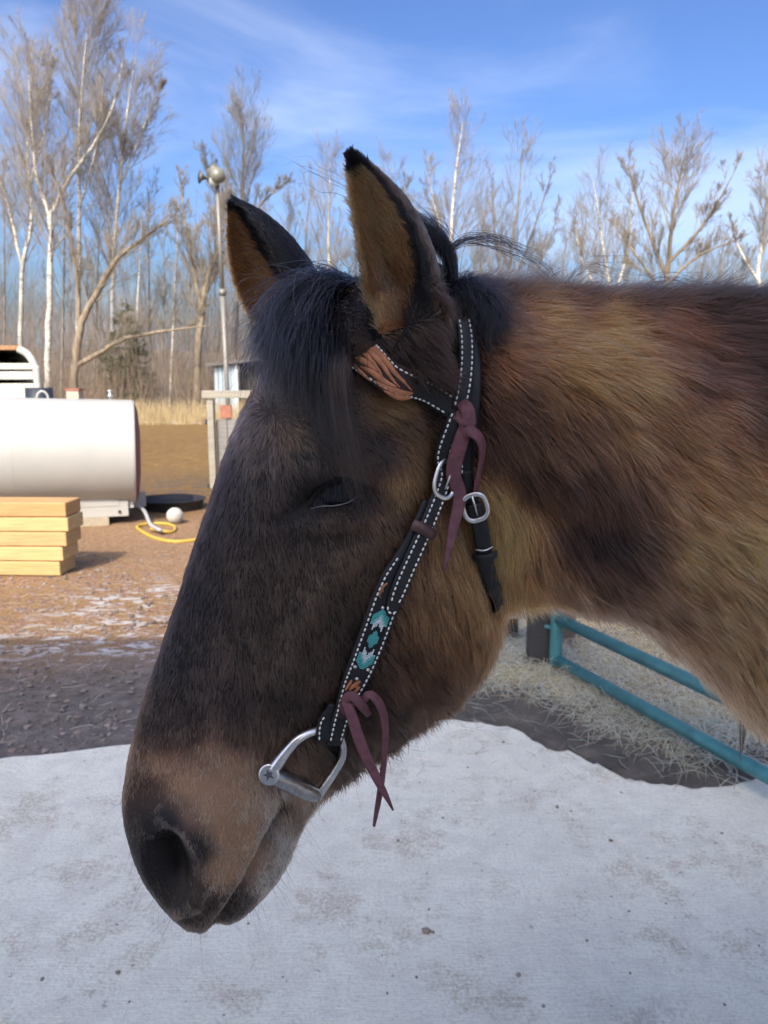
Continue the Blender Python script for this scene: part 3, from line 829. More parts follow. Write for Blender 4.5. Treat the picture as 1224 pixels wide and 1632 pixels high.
def sculpt(V, N):
    px, d = side_px(V)
    near_head = (V[:, 2] < 1.9) & (px[:, 0] < 800)
    lat = np.clip(np.abs(d) / 0.03, 0, 1) * near_head      # fade on the middle plane
    isear = ear_mask(V)
    D = np.zeros(len(V))
    # brow, orbit, eyelids
    D += .009 * g2(px, (548, 742), (62, 26), -12)
    D += .004 * g2(px, (590, 765), (30, 40), 0)
    D += -.007 * g2(px, (625, 690), (44, 30), 20)          # hollow above the eye
    D += -.0145 * g2(px, (541, 784), (47, 23), -8)         # opening
    D += .0045 * g2(px, (528, 832), (60, 16), -6)          # lower lid
    D += -.006 * g2(px, (482, 806), (34, 17), -28)         # inner corner
    D += -.0035 * g2(px, (470, 850), (40, 50), 0)
    # facial crest and cheek
    sd, _ = seg_dist(px, [(575, 870), (520, 930), (480, 1010), (455, 1080)])
    D += .0045 * np.exp(-(sd / 24) ** 2)
    D += -.004 * g2(px, (420, 1010), (45, 110), 18)
    D += .005 * g2(px, (650, 930), (95, 120), 20)
    D += -.004 * g2(px, (480, 1130), (60, 40), 0)
    sd, _ = seg_dist(px, [(560, 1080), (520, 1140), (470, 1180)])
    D += -.003 * np.exp(-(sd / 16) ** 2)
    # muzzle: nostril, mouth, lips
    D += .006 * g2(px, (345, 1330), (70, 90), 20)
    D += -.005 * g2(px, (235, 1255), (45, 40), 0)
    sd, tq = seg_dist(px, [(248, 1330), (268, 1306), (296, 1322), (318, 1362), (328, 1402), (312, 1436), (288, 1446)])
    D += .0075 * np.exp(-(sd / 12) ** 2)
    nost = g2(px, (274, 1378), (27, 52), -18)
    D += -.027 * np.clip(nost * 1.35 - .12, 0, 1)
    D += .003 * g2(px, (232, 1390), (16, 40), -25)
    mouth = [(452, 1272), (436, 1310), (416, 1352), (392, 1400), (362, 1450), (340, 1476)]
    sd, tq = seg_dist(px, mouth)
    D += -.0105 * np.exp(-(sd / 6.5) ** 2) * np.interp(tq, [0, .2, .75, .95, 1], [.4, .8, 1, .5, .2])
    D += .003 * np.exp(-((sd - 20) / 13) ** 2)
    # neck: muscle over the vertebrae, hollow behind the jaw
    D2 = np.zeros(len(V))
    D2 += .012 * g2(px, (900, 590), (170, 60), 10)
    D2 += -.014 * g2(px, (900, 830), (130, 55), 32)
    D2 += .010 * g2(px, (800, 610), (50, 80), -20)
    D2 += .010 * g2(px, (1080, 840), (120, 70), 20)
    D2 += -.010 * g2(px, (1130, 560), (80, 50), 20)
    D2 += .004 * vnoise(V, 14, 3) * np.clip((px[:, 0] - 800) / 100, 0, 1)
    D = (D * lat + D2 * np.clip((px[:, 0] - 740) / 60, 0, 1)) * (1 - isear)
    return V + N * D[:, None]
def ear_mask(V):
    m = np.zeros(len(V))
    for e in (EAR_N, EAR_F):
        b, t = e[0], e[1]
        A = t - b
        q = ((V - b) @ A) / (A @ A)
        dist = np.linalg.norm(V - (b + np.clip(q, 0, 1)[:, None] * A), axis=1)
        m = np.maximum(m, np.clip((q - .02) / .08, 0, 1) * (dist < .062))
    return m
HV = sculpt(HV, HNn)

# --- trunk and legs of the same animal, right of the frame
bb = MB()
def along(a, lat=0.0, z=0.0):
    p = HM + NF * a + NN * lat
    return np.array([p[0], p[1], z])
tor = [(.56, 1.44, 1.04, .10), (.72, 1.57, .90, .19), (.92, 1.575, .80, .24), (1.25, 1.50, .77, .285), (1.55, 1.49, .80, .29), (1.85, 1.53, .88, .27), (2.06, 1.47, .98, .21), (2.16, 1.34, 1.10, .12)]
bb.add(*loft([along(a, 0, t) for a, t, b, w in tor], [along(a, 0, b) for a, t, b, w in tor], [[w * .35, w * .7, w * .95, w, w * .97, w * .8, w * .5] for a, t, b, w in tor], NN, 60, 40))
def leg(pts, rad):
    P = spline(pts, 40); r = spline(np.array(rad)[:, None], 40)[:, 0]
    bb.tube(P, r, 16)
hoof_spots = []
for sd in (-1, 1):
    leg([along(.80, sd * .12, 1.15), along(.82, sd * .13, .90), along(.84, sd * .125, .70), along(.85, sd * .12, .47), along(.85, sd * .12, .28), along(.84, sd * .12, .15), along(.82, sd * .12, .06)],
        [.13, .095, .065, .043, .029, .036, .044])
    hoof_spots.append(along(.81, sd * .12, 0))
    leg([along(1.93, sd * .14, 1.20), along(1.88, sd * .16, .95), along(1.96, sd * .15, .74), along(2.07, sd * .14, .56), along(2.04, sd * .14, .32), along(2.03, sd * .14, .16), along(2.00, sd * .14, .06)],
        [.17, .14, .08, .05, .031, .038, .045])
    hoof_spots.append(along(1.99, sd * .14, 0))
BV, BF, BN = remeshed(bb, 0.014, 10)

# ---------------------------------------------------------------- coat: colour (some shade painted in), lie and length over the body
CC = np.array([  # neck hollow: dark hair deepened by shade put into the colour
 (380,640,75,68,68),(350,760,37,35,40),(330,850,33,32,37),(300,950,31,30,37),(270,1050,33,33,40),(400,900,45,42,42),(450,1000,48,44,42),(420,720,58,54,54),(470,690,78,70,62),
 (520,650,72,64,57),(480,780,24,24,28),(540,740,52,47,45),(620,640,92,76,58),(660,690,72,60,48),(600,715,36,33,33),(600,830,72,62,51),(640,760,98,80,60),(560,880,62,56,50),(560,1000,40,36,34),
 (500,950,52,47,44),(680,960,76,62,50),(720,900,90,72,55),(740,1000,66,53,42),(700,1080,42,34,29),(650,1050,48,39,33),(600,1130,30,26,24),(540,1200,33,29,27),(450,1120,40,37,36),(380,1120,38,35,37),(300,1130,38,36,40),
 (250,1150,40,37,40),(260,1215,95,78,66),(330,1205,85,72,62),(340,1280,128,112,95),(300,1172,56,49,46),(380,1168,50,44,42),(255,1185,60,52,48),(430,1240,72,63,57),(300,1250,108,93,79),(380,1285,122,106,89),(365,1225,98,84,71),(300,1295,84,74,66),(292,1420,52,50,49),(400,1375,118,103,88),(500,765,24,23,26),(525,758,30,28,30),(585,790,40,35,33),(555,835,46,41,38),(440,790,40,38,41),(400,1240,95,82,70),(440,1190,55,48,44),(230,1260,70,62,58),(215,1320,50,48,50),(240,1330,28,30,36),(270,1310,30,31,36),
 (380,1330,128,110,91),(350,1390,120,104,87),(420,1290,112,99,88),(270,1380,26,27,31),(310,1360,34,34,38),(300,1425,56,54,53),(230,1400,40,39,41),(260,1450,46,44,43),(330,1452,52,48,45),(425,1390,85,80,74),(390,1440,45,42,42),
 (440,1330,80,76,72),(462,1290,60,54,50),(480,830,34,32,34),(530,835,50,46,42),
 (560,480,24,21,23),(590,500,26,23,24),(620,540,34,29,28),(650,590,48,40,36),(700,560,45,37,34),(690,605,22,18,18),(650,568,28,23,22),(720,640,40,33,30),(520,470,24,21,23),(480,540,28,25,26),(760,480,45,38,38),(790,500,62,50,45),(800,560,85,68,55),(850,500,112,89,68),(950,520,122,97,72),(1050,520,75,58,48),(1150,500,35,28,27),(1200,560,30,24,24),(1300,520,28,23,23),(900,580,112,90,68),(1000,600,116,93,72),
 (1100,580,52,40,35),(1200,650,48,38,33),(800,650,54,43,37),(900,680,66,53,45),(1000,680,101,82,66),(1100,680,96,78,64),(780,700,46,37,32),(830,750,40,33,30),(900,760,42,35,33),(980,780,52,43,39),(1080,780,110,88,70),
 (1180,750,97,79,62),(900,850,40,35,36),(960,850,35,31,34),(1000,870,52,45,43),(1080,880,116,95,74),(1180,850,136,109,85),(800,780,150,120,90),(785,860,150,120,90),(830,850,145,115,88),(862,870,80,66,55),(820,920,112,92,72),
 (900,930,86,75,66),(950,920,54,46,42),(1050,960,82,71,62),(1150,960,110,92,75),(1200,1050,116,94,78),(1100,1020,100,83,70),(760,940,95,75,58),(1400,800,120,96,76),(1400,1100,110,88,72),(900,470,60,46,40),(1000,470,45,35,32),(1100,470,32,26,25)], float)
DIRC = np.array([
 (380,760,-.3,1),(330,900,-.25,1),(280,1050,-.2,1),(230,1180,-.1,1),(450,900,.05,1),(500,1000,.2,1),(400,1100,-.05,1),(560,900,.25,1),(640,780,.35,1),(620,640,1,.35),(560,640,.9,.35),(500,660,.8,.45),(470,740,.4,.9),
 (720,960,.45,1),(650,1080,.6,.8),(560,1180,.55,.85),(340,1280,.05,1),(250,1290,-.05,1),(460,1330,.25,1),(300,1430,.1,1),(420,1400,.2,1),(690,700,.7,.7),(700,820,.4,.9),(660,560,.8,.5),
 (760,500,.7,.6),(850,520,1,.25),(950,520,1,.05),(1100,520,1,.3),(900,650,.7,.7),(1000,700,.75,.6),(900,800,.5,.9),(800,860,.12,1),(800,940,.2,1),(1000,900,.8,.5),(1150,800,.9,.45),(1150,950,.8,.6),(900,930,.5,.85),(1200,1050,.45,.9),
 (950,468,1,-.3),(800,458,.8,-.5),(1150,468,1,-.35),(1200,600,.9,.4),(1500,800,.9,.4),(1000,1000,.7,.7)], float)
LENC = np.array([
 (380,760,9),(300,950,7.5),(240,1150,7),(330,1280,5.5),(240,1350,4),(400,1350,5),(300,1430,5),(420,1400,6),(480,1310,12),(450,950,8),(560,880,9),(520,800,6),(640,760,15),(700,900,20),(740,1000,25),(660,1100,26),(560,1200,24),
 (500,1270,22),(500,1080,9),(480,680,10),(620,640,16),(800,560,26),(900,520,32),(1050,500,36),(1200,520,34),(900,700,28),(1050,800,30),(900,850,24),(800,860,30),(800,930,34),(950,930,34),(1150,950,32),(1200,1080,36),(1500,900,24)], float)
_mz = (CC[:, 0] > 240) & (CC[:, 0] < 460) & (CC[:, 1] > 1190) & (CC[:, 2] > 65)
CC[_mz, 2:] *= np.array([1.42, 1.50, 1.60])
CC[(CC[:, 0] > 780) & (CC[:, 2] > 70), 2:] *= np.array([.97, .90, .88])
def shep(px, C, p=3.4):
    out = np.zeros((len(px), C.shape[1] - 2))
    for a in range(0, len(px), 20000):
        q = px[a:a + 20000]
        d2 = ((q[:, None, :] - C[None, :, :2]) ** 2).sum(2) + 260.0
        w = d2 ** (-p / 2)
        out[a:a + 20000] = (w @ C[:, 2:]) / w.sum(1, keepdims=True)
    return out
CAM_R = np.array([1.0, 0, 0]); CAM_U = np.array([0, SP, CP])
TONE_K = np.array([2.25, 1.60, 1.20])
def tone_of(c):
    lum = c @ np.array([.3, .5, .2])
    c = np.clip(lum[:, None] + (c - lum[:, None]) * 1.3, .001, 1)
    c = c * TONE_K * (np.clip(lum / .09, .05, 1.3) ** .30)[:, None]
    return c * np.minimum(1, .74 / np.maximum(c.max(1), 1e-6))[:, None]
EAR_TAN, EAR_BLK, EAR_OUT = lin((158, 122, 88)), lin((16, 14, 15)), lin((50, 41, 36))
def ear_fields(V, N, e):
    b, t = e[0], e[1]
    A = t - b; L = np.linalg.norm(A); A = A / L
    q = ((V - b) @ A) / L
    bowv = np.sin(np.clip(q, 0, 1) * math.pi)[:, None] * e[2]
    rel = V - (b + (q * L)[:, None] * A + bowv)
    O = e[4] - A * (e[4] @ A); O = O / np.linalg.norm(O)
    Sx = np.cross(A, O)
    ang = np.arctan2(rel @ Sx, rel @ O)         # 0 = opening
    inner = (rel * N).sum(1) < 0
    return q, ang, inner, A, O
def rel_of(V, e, q): return V - (e[0] + np.clip(q, 0, 1)[:, None] * (e[1] - e[0]) + np.sin(np.clip(q, 0, 1) * math.pi)[:, None] * e[2])
def fields(V, N):
    px, d = side_px(V)
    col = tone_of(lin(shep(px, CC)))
    dd = shep(px, DIRC)
    wh = px - np.array([432, 655.]); r = np.linalg.norm(wh, axis=1)
    k = np.exp(-(r / 75) ** 2)[:, None]
    dd = dd * (1 - k) + k * wh / np.maximum(r, 3)[:, None]
    ln = shep(px, LENC)[:, 0] / 1000.0
    dv = dd[:, :1] * CAM_R - dd[:, 1:2] * CAM_U
    far = d < 0                                   # the far side mirrors the near side
    dv = np.where(far[:, None], dv - 2 * (dv @ HN)[:, None] * HN, dv)
    lift = np.full(len(V), .20) + np.clip((ln - .008) * 7, 0, .16)
    em = ear_mask(V) > .5
    for e, near in ((EAR_N, True), (EAR_F, False)):
        q, ang, inner, A, O = ear_fields(V, N, e)
        m = em & (np.linalg.norm(V - e[0] - np.clip(q, 0, 1)[:, None] * (e[1] - e[0]), axis=1) < np.where(q < .25, .040, .050)) & (q > .09)
        if near:
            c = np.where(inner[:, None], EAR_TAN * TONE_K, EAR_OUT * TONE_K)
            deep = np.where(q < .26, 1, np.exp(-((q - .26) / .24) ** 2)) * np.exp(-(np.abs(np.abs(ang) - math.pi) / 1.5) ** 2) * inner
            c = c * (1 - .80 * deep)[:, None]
            rim = np.where(CAM_R @ np.cross(A, O) > 0, ang, -ang)      # + = rear edge
            blk = (rim > .55) & (rim < 1.95) & inner | (rim > .5) & (rim < 1.35) & ~inner
            blk |= (rim < -.55) & (rim > -1.15) & ~inner
            blk |= q > .88
            blk |= (q < .34) & ((V - e[0] - np.clip(q, 0, 1)[:, None] * (e[1] - e[0])) @ CAM_R < -.012) & ~(inner & (np.linalg.norm(rel_of(V, e, q), axis=1) < .033))
        else:
            pxx = project(V)
            c = np.tile(EAR_TAN * TONE_K * .9, (len(V), 1))
            line = (pxx[:, 0] - 372) - (pxx[:, 1] - 330) * .62
            blk = (line > 0) | (q > .93)
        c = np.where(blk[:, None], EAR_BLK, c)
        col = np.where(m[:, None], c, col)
        outw = np.where(inner[:, None], O * .55, 0)
        dv = np.where(m[:, None], A + outw, dv)
        ln = np.where(m, np.where(inner, .012, .008) * np.interp(q, [0, .7, 1], [1, 1, .45]), ln)
        lift = np.where(m, np.where(inner, .28, .18), lift)
    dv = dv - N * (dv * N).sum(1, keepdims=True)
    dv /= np.maximum(np.linalg.norm(dv, axis=1, keepdims=True), 1e-6)
    return px, d, col, dv, ln, lift

skin = bpy.data.materials.new('horse_skin')
skin.use_nodes = True
_b = skin.node_tree.nodes['Principled BSDF']
_a = skin.node_tree.nodes.new('ShaderNodeAttribute'); _a.attribute_name = 'tone'
skin.node_tree.links.new(_a.outputs['Color'], _b.inputs['Base Color'])
_b.inputs['Roughness'].default_value = .65
_b.inputs['Specular IOR Level'].default_value = .25

def vert_normals(V, F):
    n = np.zeros_like(V)
    a, b, c, d = V[F[:, 0]], V[F[:, 1]], V[F[:, 2]], V[F[:, 3]]
    fn = np.cross(c - a, d - b)
    for k in range(4): np.add.at(n, F[:, k], fn)
    return n / np.maximum(np.linalg.norm(n, axis=1, keepdims=True), 1e-12), np.linalg.norm(fn, axis=1) / 2
HNn, HA = vert_normals(HV, HFc)
BN, BA = vert_normals(BV, BF)
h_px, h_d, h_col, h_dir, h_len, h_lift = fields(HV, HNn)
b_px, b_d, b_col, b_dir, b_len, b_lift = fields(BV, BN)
# legs darken to black points below the knee (a dun horse's colouring)
kz = np.clip((.75 - BV[:, 2]) / .2, 0, 1)[:, None]
b_col = b_col * np.array([.62, .66, .72]) * (1 - kz) + lin((26, 23, 23)) * kz
b_dir = np.tile(np.array([.75, .1, -.65]), (len(BV), 1)); b_dir -= BN * (b_dir * BN).sum(1, keepdims=True)
b_dir /= np.maximum(np.linalg.norm(b_dir, axis=1, keepdims=True), 1e-6)

horse = empty('horse', (float(along(1.2)[0]), float(along(1.2)[1]), 0))
tag(horse, 'dark brown bridled horse with black face, tan muzzle and pricked ears', 'horse')
allV = np.vstack([HV, BV]); allF = np.vstack([HFc, BF + len(HV)])
body = mesh_obj('body', allV, allF, skin, horse, smooth=True)
ca = body.data.color_attributes.new('tone', 'FLOAT_COLOR', 'POINT')
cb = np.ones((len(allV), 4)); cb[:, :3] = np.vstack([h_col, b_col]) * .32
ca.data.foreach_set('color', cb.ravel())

def scatter(V, F, A, dens, n):
    """n random points on the quads, weighted by area and density"""
    w = A * dens[F].mean(1)
    f = RNG.choice(len(F), n, p=w / w.sum())
    u, v = RNG.random(n), RNG.random(n)
    W = np.stack([(1 - u) * (1 - v), u * (1 - v), u * v, (1 - u) * v], 1)
    return F[f], W
def mix(W, idx, X): return np.einsum('nk,nk...->n...', W, X[idx])

def fur(V, F, A, N, col, dv, ln, lift, dens, n, rad, k=4):
    idx, W = scatter(V, F, A, dens, n)
    p, nn = mix(W, idx, V), mix(W, idx, N)
    nn /= np.linalg.norm(nn, axis=1, keepdims=True)
    c, d, l, lf = mix(W, idx, col), mix(W, idx, dv), mix(W, idx, ln), mix(W, idx, lift)
    d /= np.maximum(np.linalg.norm(d, axis=1, keepdims=True), 1e-6)
    sidev = np.cross(nn, d)
    pa = p - d * ((p * d).sum(1) * .8)[:, None]          # stretched along the lie of the coat
    amp = np.clip(l / .022, .30, 1.0)
    lk1, lk2 = vnoise(pa, 330, 21) * amp, vnoise(pa, 800, 22) * np.sqrt(amp)
    # locks: neighbours lean the same way
    wob = .30 * vnoise(p, 60, 1) + .24 * vnoise(p, 160, 2) + .14 * vnoise(p, 420, 5) + .12 * RNG.standard_normal(n)
    lf = lf * (1 + .5 * vnoise(p, 90, 4) + .75 * lk1) + .07 * RNG.standard_normal(n)
    d = d + sidev * wob[:, None]
    d /= np.linalg.norm(d, axis=1, keepdims=True)
    l = l * (.75 + .5 * RNG.random(n)) * (1 + .2 * vnoise(p, 120, 6))
    t = np.linspace(0, 1, k)
    lf = np.clip(lf, .03, .8)
    P = p[:, None, :] - nn[:, None, :] * .0008 + l[:, None, None] * (t[None, :, None] * d[:, None, :] + (lf[:, None] * (t * (1.25 - .55 * t))[None, :])[..., None] * nn[:, None, :])
    P[:, :, 2] -= (l * .10)[:, None] * (t ** 2)[None, :]
    # side bend
    P += (sidev * (RNG.standard_normal(n) * .08 * l)[:, None])[:, None, :] * (t ** 2)[None, :, None]
    rr = rad * (.7 + .6 * RNG.random(n))[:, None] * np.array([1.0, .95, .75, .18])[None, :]
    br = np.exp(.30 * vnoise(p, 110, 9) + .55 * lk1 + .45 * lk2 + .34 * RNG.standard_normal(n))
    warm = (RNG.random(n) < .10)
    tone = np.maximum(c * br[:, None], .002)
    tone = tone * np.minimum(1, .80 / tone.max(1))[:, None]
    tone = np.where(warm[:, None], np.clip(tone * 1.35 + np.array([.010, .006, .003]), 0, .8), tone)
    return P, rr, tone
CHEEK = [(738, 545), (737, 610), (727, 655), (710, 705), (692, 765), (672, 822), (649, 880), (622, 945), (594, 1015), (560, 1100), (533, 1160), (524, 1180)]
THROAT = [(752, 612), (750, 660), (742, 720), (742, 765), (756, 812), (768, 870), (778, 920), (783, 962)]
BROW = [(432, 560), (470, 548), (520, 553), (570, 572), (620, 594), (660, 614), (700, 638), (748, 668)]
STRAP_PX = [(CHEEK, 17), (THROAT, 13), (BROW[2:], 19), ([(605, 960), (560, 1080)], 24), ([(728, 505), (745, 560), (748, 610)], 15)]
coat_m = hair_mat('coat_hair', rough=.34, rrough=.55)
dens = np.where(h_d > -.02, 1.0, .35) * np.where((h_px[:, 0] > 1330), .25, 1.0)
dens *= 1 + 1.2 * np.exp(-((h_len - .005) / .004) ** 2)
dens *= 1 + .8 * ear_mask(HV)
dens *= np.where(h_px[:, 0] > 1240, .6, 1.0)
eyehole = g2(h_px, (541, 785), (40, 19), -8) * (h_d > 0) + g2(h_px, (541, 785), (40, 19), -8) * (h_d < 0)
dens *= np.clip(1.3 - 2.4 * eyehole, 0, 1)
dens *= np.clip(1.2 - 1.6 * g2(h_px, (272, 1376), (18, 38), -18), 0.02, 1)
for pth, hw in STRAP_PX:
    sdm, _ = seg_dist(project(HV), pth)
    dens *= np.where((h_d > 0) & (ear_mask(HV) < .5), np.clip((sdm - hw * .75) / (hw * .3), .0, 1), 1)
N_FUR = 420000
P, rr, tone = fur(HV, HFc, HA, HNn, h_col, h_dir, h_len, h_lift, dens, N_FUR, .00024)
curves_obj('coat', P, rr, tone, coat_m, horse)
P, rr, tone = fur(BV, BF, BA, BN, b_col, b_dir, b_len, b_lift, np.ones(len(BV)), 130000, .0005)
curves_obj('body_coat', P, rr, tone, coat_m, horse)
hoof_m = plain('hoof_horn', (.07, .06, .055), .6, bump=.2, scale=60)
for hp in hoof_spots:
    m = MB()
    m.tube([(hp[0], hp[1], 0), (hp[0] + .01, hp[1], .03), (hp[0] + .025, hp[1], .075)], [.062, .057, .047], 18)
    m.build('hoof', hoof_m, horse, True)

hok = ear_mask(HV)[HFc].max(1) < .3
HEADB = BVHTree.FromPolygons([tuple(v) for v in HV], [tuple(map(int, f)) for f in HFc[hok]])
def hit(u, v):
    loc, nr, i, d = HEADB.ray_cast(Vector((0, 0, CAM_H)), Vector(ray(u, v)).normalized())
    return (None, None) if loc is None else (np.array(loc), np.array(nr))
def nearest(p):
    loc, nr, i, d = HEADB.find_nearest(Vector(p))
    return np.array(loc), np.array(nr)
def on_head(px, n, off, sm=5):
    """points along a picture path, laid on the horse's hide and lifted by off"""
    uv = resample(spline(px, 200), n)
    P, Nn = [], []
    for u, v in uv:
        p, q = hit(u, v)
        if p is None:
            if P: p, q = P[-1], Nn[-1]
            else: p, q = nearest(at(u, v, .66))
        P.append(p); Nn.append(q)
    P, Nn = np.array(P), np.array(Nn)
    for _ in range(sm):
        for X in (P, Nn): X[1:-1] = (X[:-2] + 2 * X[1:-1] + X[2:]) / 4
    for _ in range(10): Nn[1:-1] = (Nn[:-2] + 2 * Nn[1:-1] + Nn[2:]) / 4
    Nn /= np.linalg.norm(Nn, axis=1, keepdims=True)
    return P + Nn * off, Nn
def mirror(P): return P - 2 * (((P - HM) @ HN)[..., None] * HN)

# --- eyes
def eye_parts(sgn):
    c, nr = hit(538, 783)
    # normal of the cheek around the eye
    nr = np.mean([hit(u, v)[1] for u, v in ((480, 760), (600, 760), (500, 850), (590, 830), (540, 730))], axis=0); nr /= np.linalg.norm(nr)
    p0 = np.mean([hit(u, v)[0] for u, v in ((500, 785), (576, 780), (538, 815), (540, 752))], axis=0)
    r = .0215
    ce = p0 - nr * (r - .0040)
    V, F = ball_geo((0, 0, 0), 1.0, 36, 24)
    V = np.array(V)
    q = Vector(nr).to_track_quat('Z', 'Y').to_matrix(); M = np.array(q)
    W = (V * np.array([r, r, r])) @ M.T + ce
    iris = (V * np.array([r * .62, r * .40, r])) @ M.T * np.array([1, 1, 1]) + ce
    cor = W
    lo = [(494, 810), (512, 806), (534, 805), (556, 799), (571, 788)]
    rim = np.array([hit(u, v)[0] + nr * .0022 for u, v in lo])
    rim2 = np.array([hit(u, v)[0] + nr * .0022 for u, v in [(492, 808), (503, 789), (520, 772), (542, 763), (563, 768), (577, 786)]])
    if sgn < 0: W, rim, rim2 = mirror(W), mirror(rim), mirror(rim2)
    if sgn < 0: F = [f[::-1] for f in F]
    e = mesh_obj('eye', W, F, eye_m, horse, True)
    tag(e, None)
    m = MB(); m.tube(spline(rim, 24), [.0003] + [.0006] * 22 + [.0003], 8); m.build('lower_eyelid_rim', wet_m, e, True)
    m = MB(); m.tube(spline(rim2, 30), [.001] + [.0030] * 28 + [.001], 8); m.build('upper_eyelid', lid_m, e, True)
    return ce, nr, spline(rim2, 60)
eye_m, _nt, _b = new_mat('horse_eye')
_b.inputs['Base Color'].default_value = (.006, .006, .009, 1); _b.inputs['Roughness'].default_value = .12; _b.inputs['Specular IOR Level'].default_value = .25
wet_m = plain('wet_eyelid', (.20, .19, .20), .2, var=.2, scale=200)
lid_m = plain('dark_eyelid', (.014, .013, .014), .75, spec=.1)
ec, en, lid = eye_parts(1)
eye_parts(-1)
LK = np.array([.0065, .0062, .0075])
lock_m = hair_mat('long_hair', rough=.32, rrough=.45)
def strands(guides, n, rad, tone, k=14, spread=.006, frizz=.002, lenvar=.35, seed=1, tipspread=2.0):
    """hair along guide polylines: every strand blends two neighbouring guides"""
    rg = np.random.default_rng(seed)
    G = np.array([resample(spline(g, 60), k) for g in guides])
    w = rg.random(n) * (len(G) - 1); i = np.minimum(w.astype(int), len(G) - 2); f = w - i
    f = np.clip(f + .15 * rg.standard_normal(n), -.3, 1.3)
    P = G[i] * (1 - f)[:, None, None] + G[i + 1] * f[:, None, None]
    t = np.linspace(0, 1, k)
    cut = 1 - lenvar * rg.random(n) ** 1.5
    # shorten: resample by index
    ti = t[None, :] * cut[:, None] * (k - 1)
    a = np.minimum(ti.astype(int), k - 2); fr = (ti - a)[..., None]
    P = np.take_along_axis(P, a[..., None], 1) * (1 - fr) + np.take_along_axis(P, a[..., None] + 1, 1) * fr
    cl = rg.standard_normal((max(n // 28, 2), 3)); cid = rg.integers(0, len(cl), n)
    off = (cl[cid] * .8 + rg.standard_normal((n, 3)) * .45) * spread
    P = P + off[:, None, :] * (0.35 + (tipspread - .35) * t)[None, :, None]
    ph = rg.uniform(0, 6.28, (n, 3)); fq = rg.uniform(3, 9, (n, 1))
    P = P + frizz * np.sin(ph[:, None, :] + fq[:, None, :] * t[None, :, None] * 1.5) * t[None, :, None]
    rr = rad * (.7 + .6 * rg.random(n))[:, None] * np.interp(t, [0, .6, 1], [1, .9, .25])[None, :]
    tn = np.array(tone) * np.exp(.35 * rg.standard_normal(n))[:, None]
    return P, rr, tn
def G3(pts):
    """guide from (u, v, lift) picture points"""
    out = []
    for u, v, o in pts:
        p, q = hit(u, v)
        if p is None: p, q = nearest(at(u, v, .71)); p = at(u, v, p[1]); q = np.array([-.6, -.4, .5])
        out.append(p + q * o)
    return np.array(out)
fg = [G3([(548, 452, .001), (500, 466, .008), (462, 490, .009), (438, 522, .008), (422, 562, .005)]),
      G3([(556, 452, .002), (505, 476, .012), (468, 512, .013), (446, 555, .010), (432, 604, .006)]),
      G3([(564, 456, .002), (518, 490, .014), (484, 540, .015), (462, 592, .011), (452, 640, .006)]),
      G3([(572, 460, .002), (532, 503, .016), (500, 558, .017), (484, 612, .013), (486, 668, .007)]),
      G3([(580, 464, .002), (548, 512, .016), (520, 572, .018), (510, 638, .014), (524, 704, .008)]),
      G3([(588, 468, 0.0025), (556, 515, 0.0149), (528, 575, 0.0174), (526, 645, 0.0149), (548, 720, 0.0099), (570, 778, 0.0074)]),
      G3([(604, 478, 0.0019), (572, 514, 0.0087), (534, 572, 0.0149), (530, 640, 0.0124), (552, 710, 0.0062)])]
A_ = strands(fg, 5600, .00024, LK, spread=.0058, frizz=.0050, lenvar=.80, seed=3, tipspread=2.2)
sg_ = [G3([(580, 478, .010), (562, 530, .022), (538, 590, .026), (530, 650, .024), (545, 715, .018), (566, 775, .012), (578, 812, .010)]), G3([(590, 482, .008), (574, 530, .018), (552, 590, .024), (546, 650, .022), (562, 720, .016), (584, 782, .010)])]
B_ = strands(sg_, 300, .00022, np.array([.055, .036, .030]), spread=.0032, frizz=.004, lenvar=.12, seed=4, tipspread=1.4)
B2 = strands(fg[:4], 520, .0002, LK * 4, spread=.008, frizz=.005, lenvar=.25, seed=5, tipspread=3)
cat3 = lambda *L: [np.concatenate([l[i] for l in L]) for i in range(3)]
ea, et = EAR_N[0], EAR_N[1]; eA = et - ea
tg_ = [np.array([ea + eA * .12 + np.array([-.016, -.022, 0]), ea + eA * .30 + np.array([-.020, -.036, 0]), ea + eA * .46 + np.array([-.022, -.038, .0])]), np.array([ea + eA * .10 + np.array([.006, -.026, 0]), ea + eA * .26 + np.array([.002, -.038, 0]), ea + eA * .40 + np.array([-.004, -.040, 0])])]
TF = strands(tg_, 46, .00014, np.array([.14, .09, .055]), spread=.006, frizz=.003, lenvar=.6, seed=21, k=14, tipspread=1.3)
curves_obj('ear_tuft', *TF, lock_m, horse)
curves_obj('forelock', *cat3(A_, B_, B2), lock_m, horse)
# --- mane: a curled lock behind the ear, wisps, and the hogged crest growing out
def W3(pts, y=.74): return np.array([at(u, v, yy) for u, v, yy in pts])
lock = [W3([(722, 470, .73), (724, 440, .73), (718, 410, .735), (700, 385, .735), (672, 358, .74), (640, 338, .74)]),
        W3([(714, 470, .735), (716, 440, .735), (712, 412, .735), (692, 390, .74), (664, 368, .745), (636, 352, .745)])]
wis = [W3([(720, 465, .735), (712, 425, .735), (716, 400, .735), (745, 382, .735), (790, 388, .735), (845, 418, .74), (895, 458, .745)]),
       W3([(716, 465, .735), (706, 420, .735), (712, 394, .735), (748, 372, .735), (800, 380, .735), (850, 404, .74), (905, 452, .745)])]
wis2 = [W3([(716, 465, .735), (690, 400, .735), (700, 360, .74), (670, 340, .74), (640, 330, .74)]), W3([(718, 465, .735), (724, 410, .735), (716, 372, .735), (690, 345, .74), (650, 333, .74)])]
tuft = [G3([(728, 462, .004), (752, 478, .012), (776, 498, .012), (796, 528, .008), (806, 556, .004)]), G3([(722, 462, .004), (738, 482, .012), (752, 506, .012), (760, 536, .008), (764, 570, .004)])]
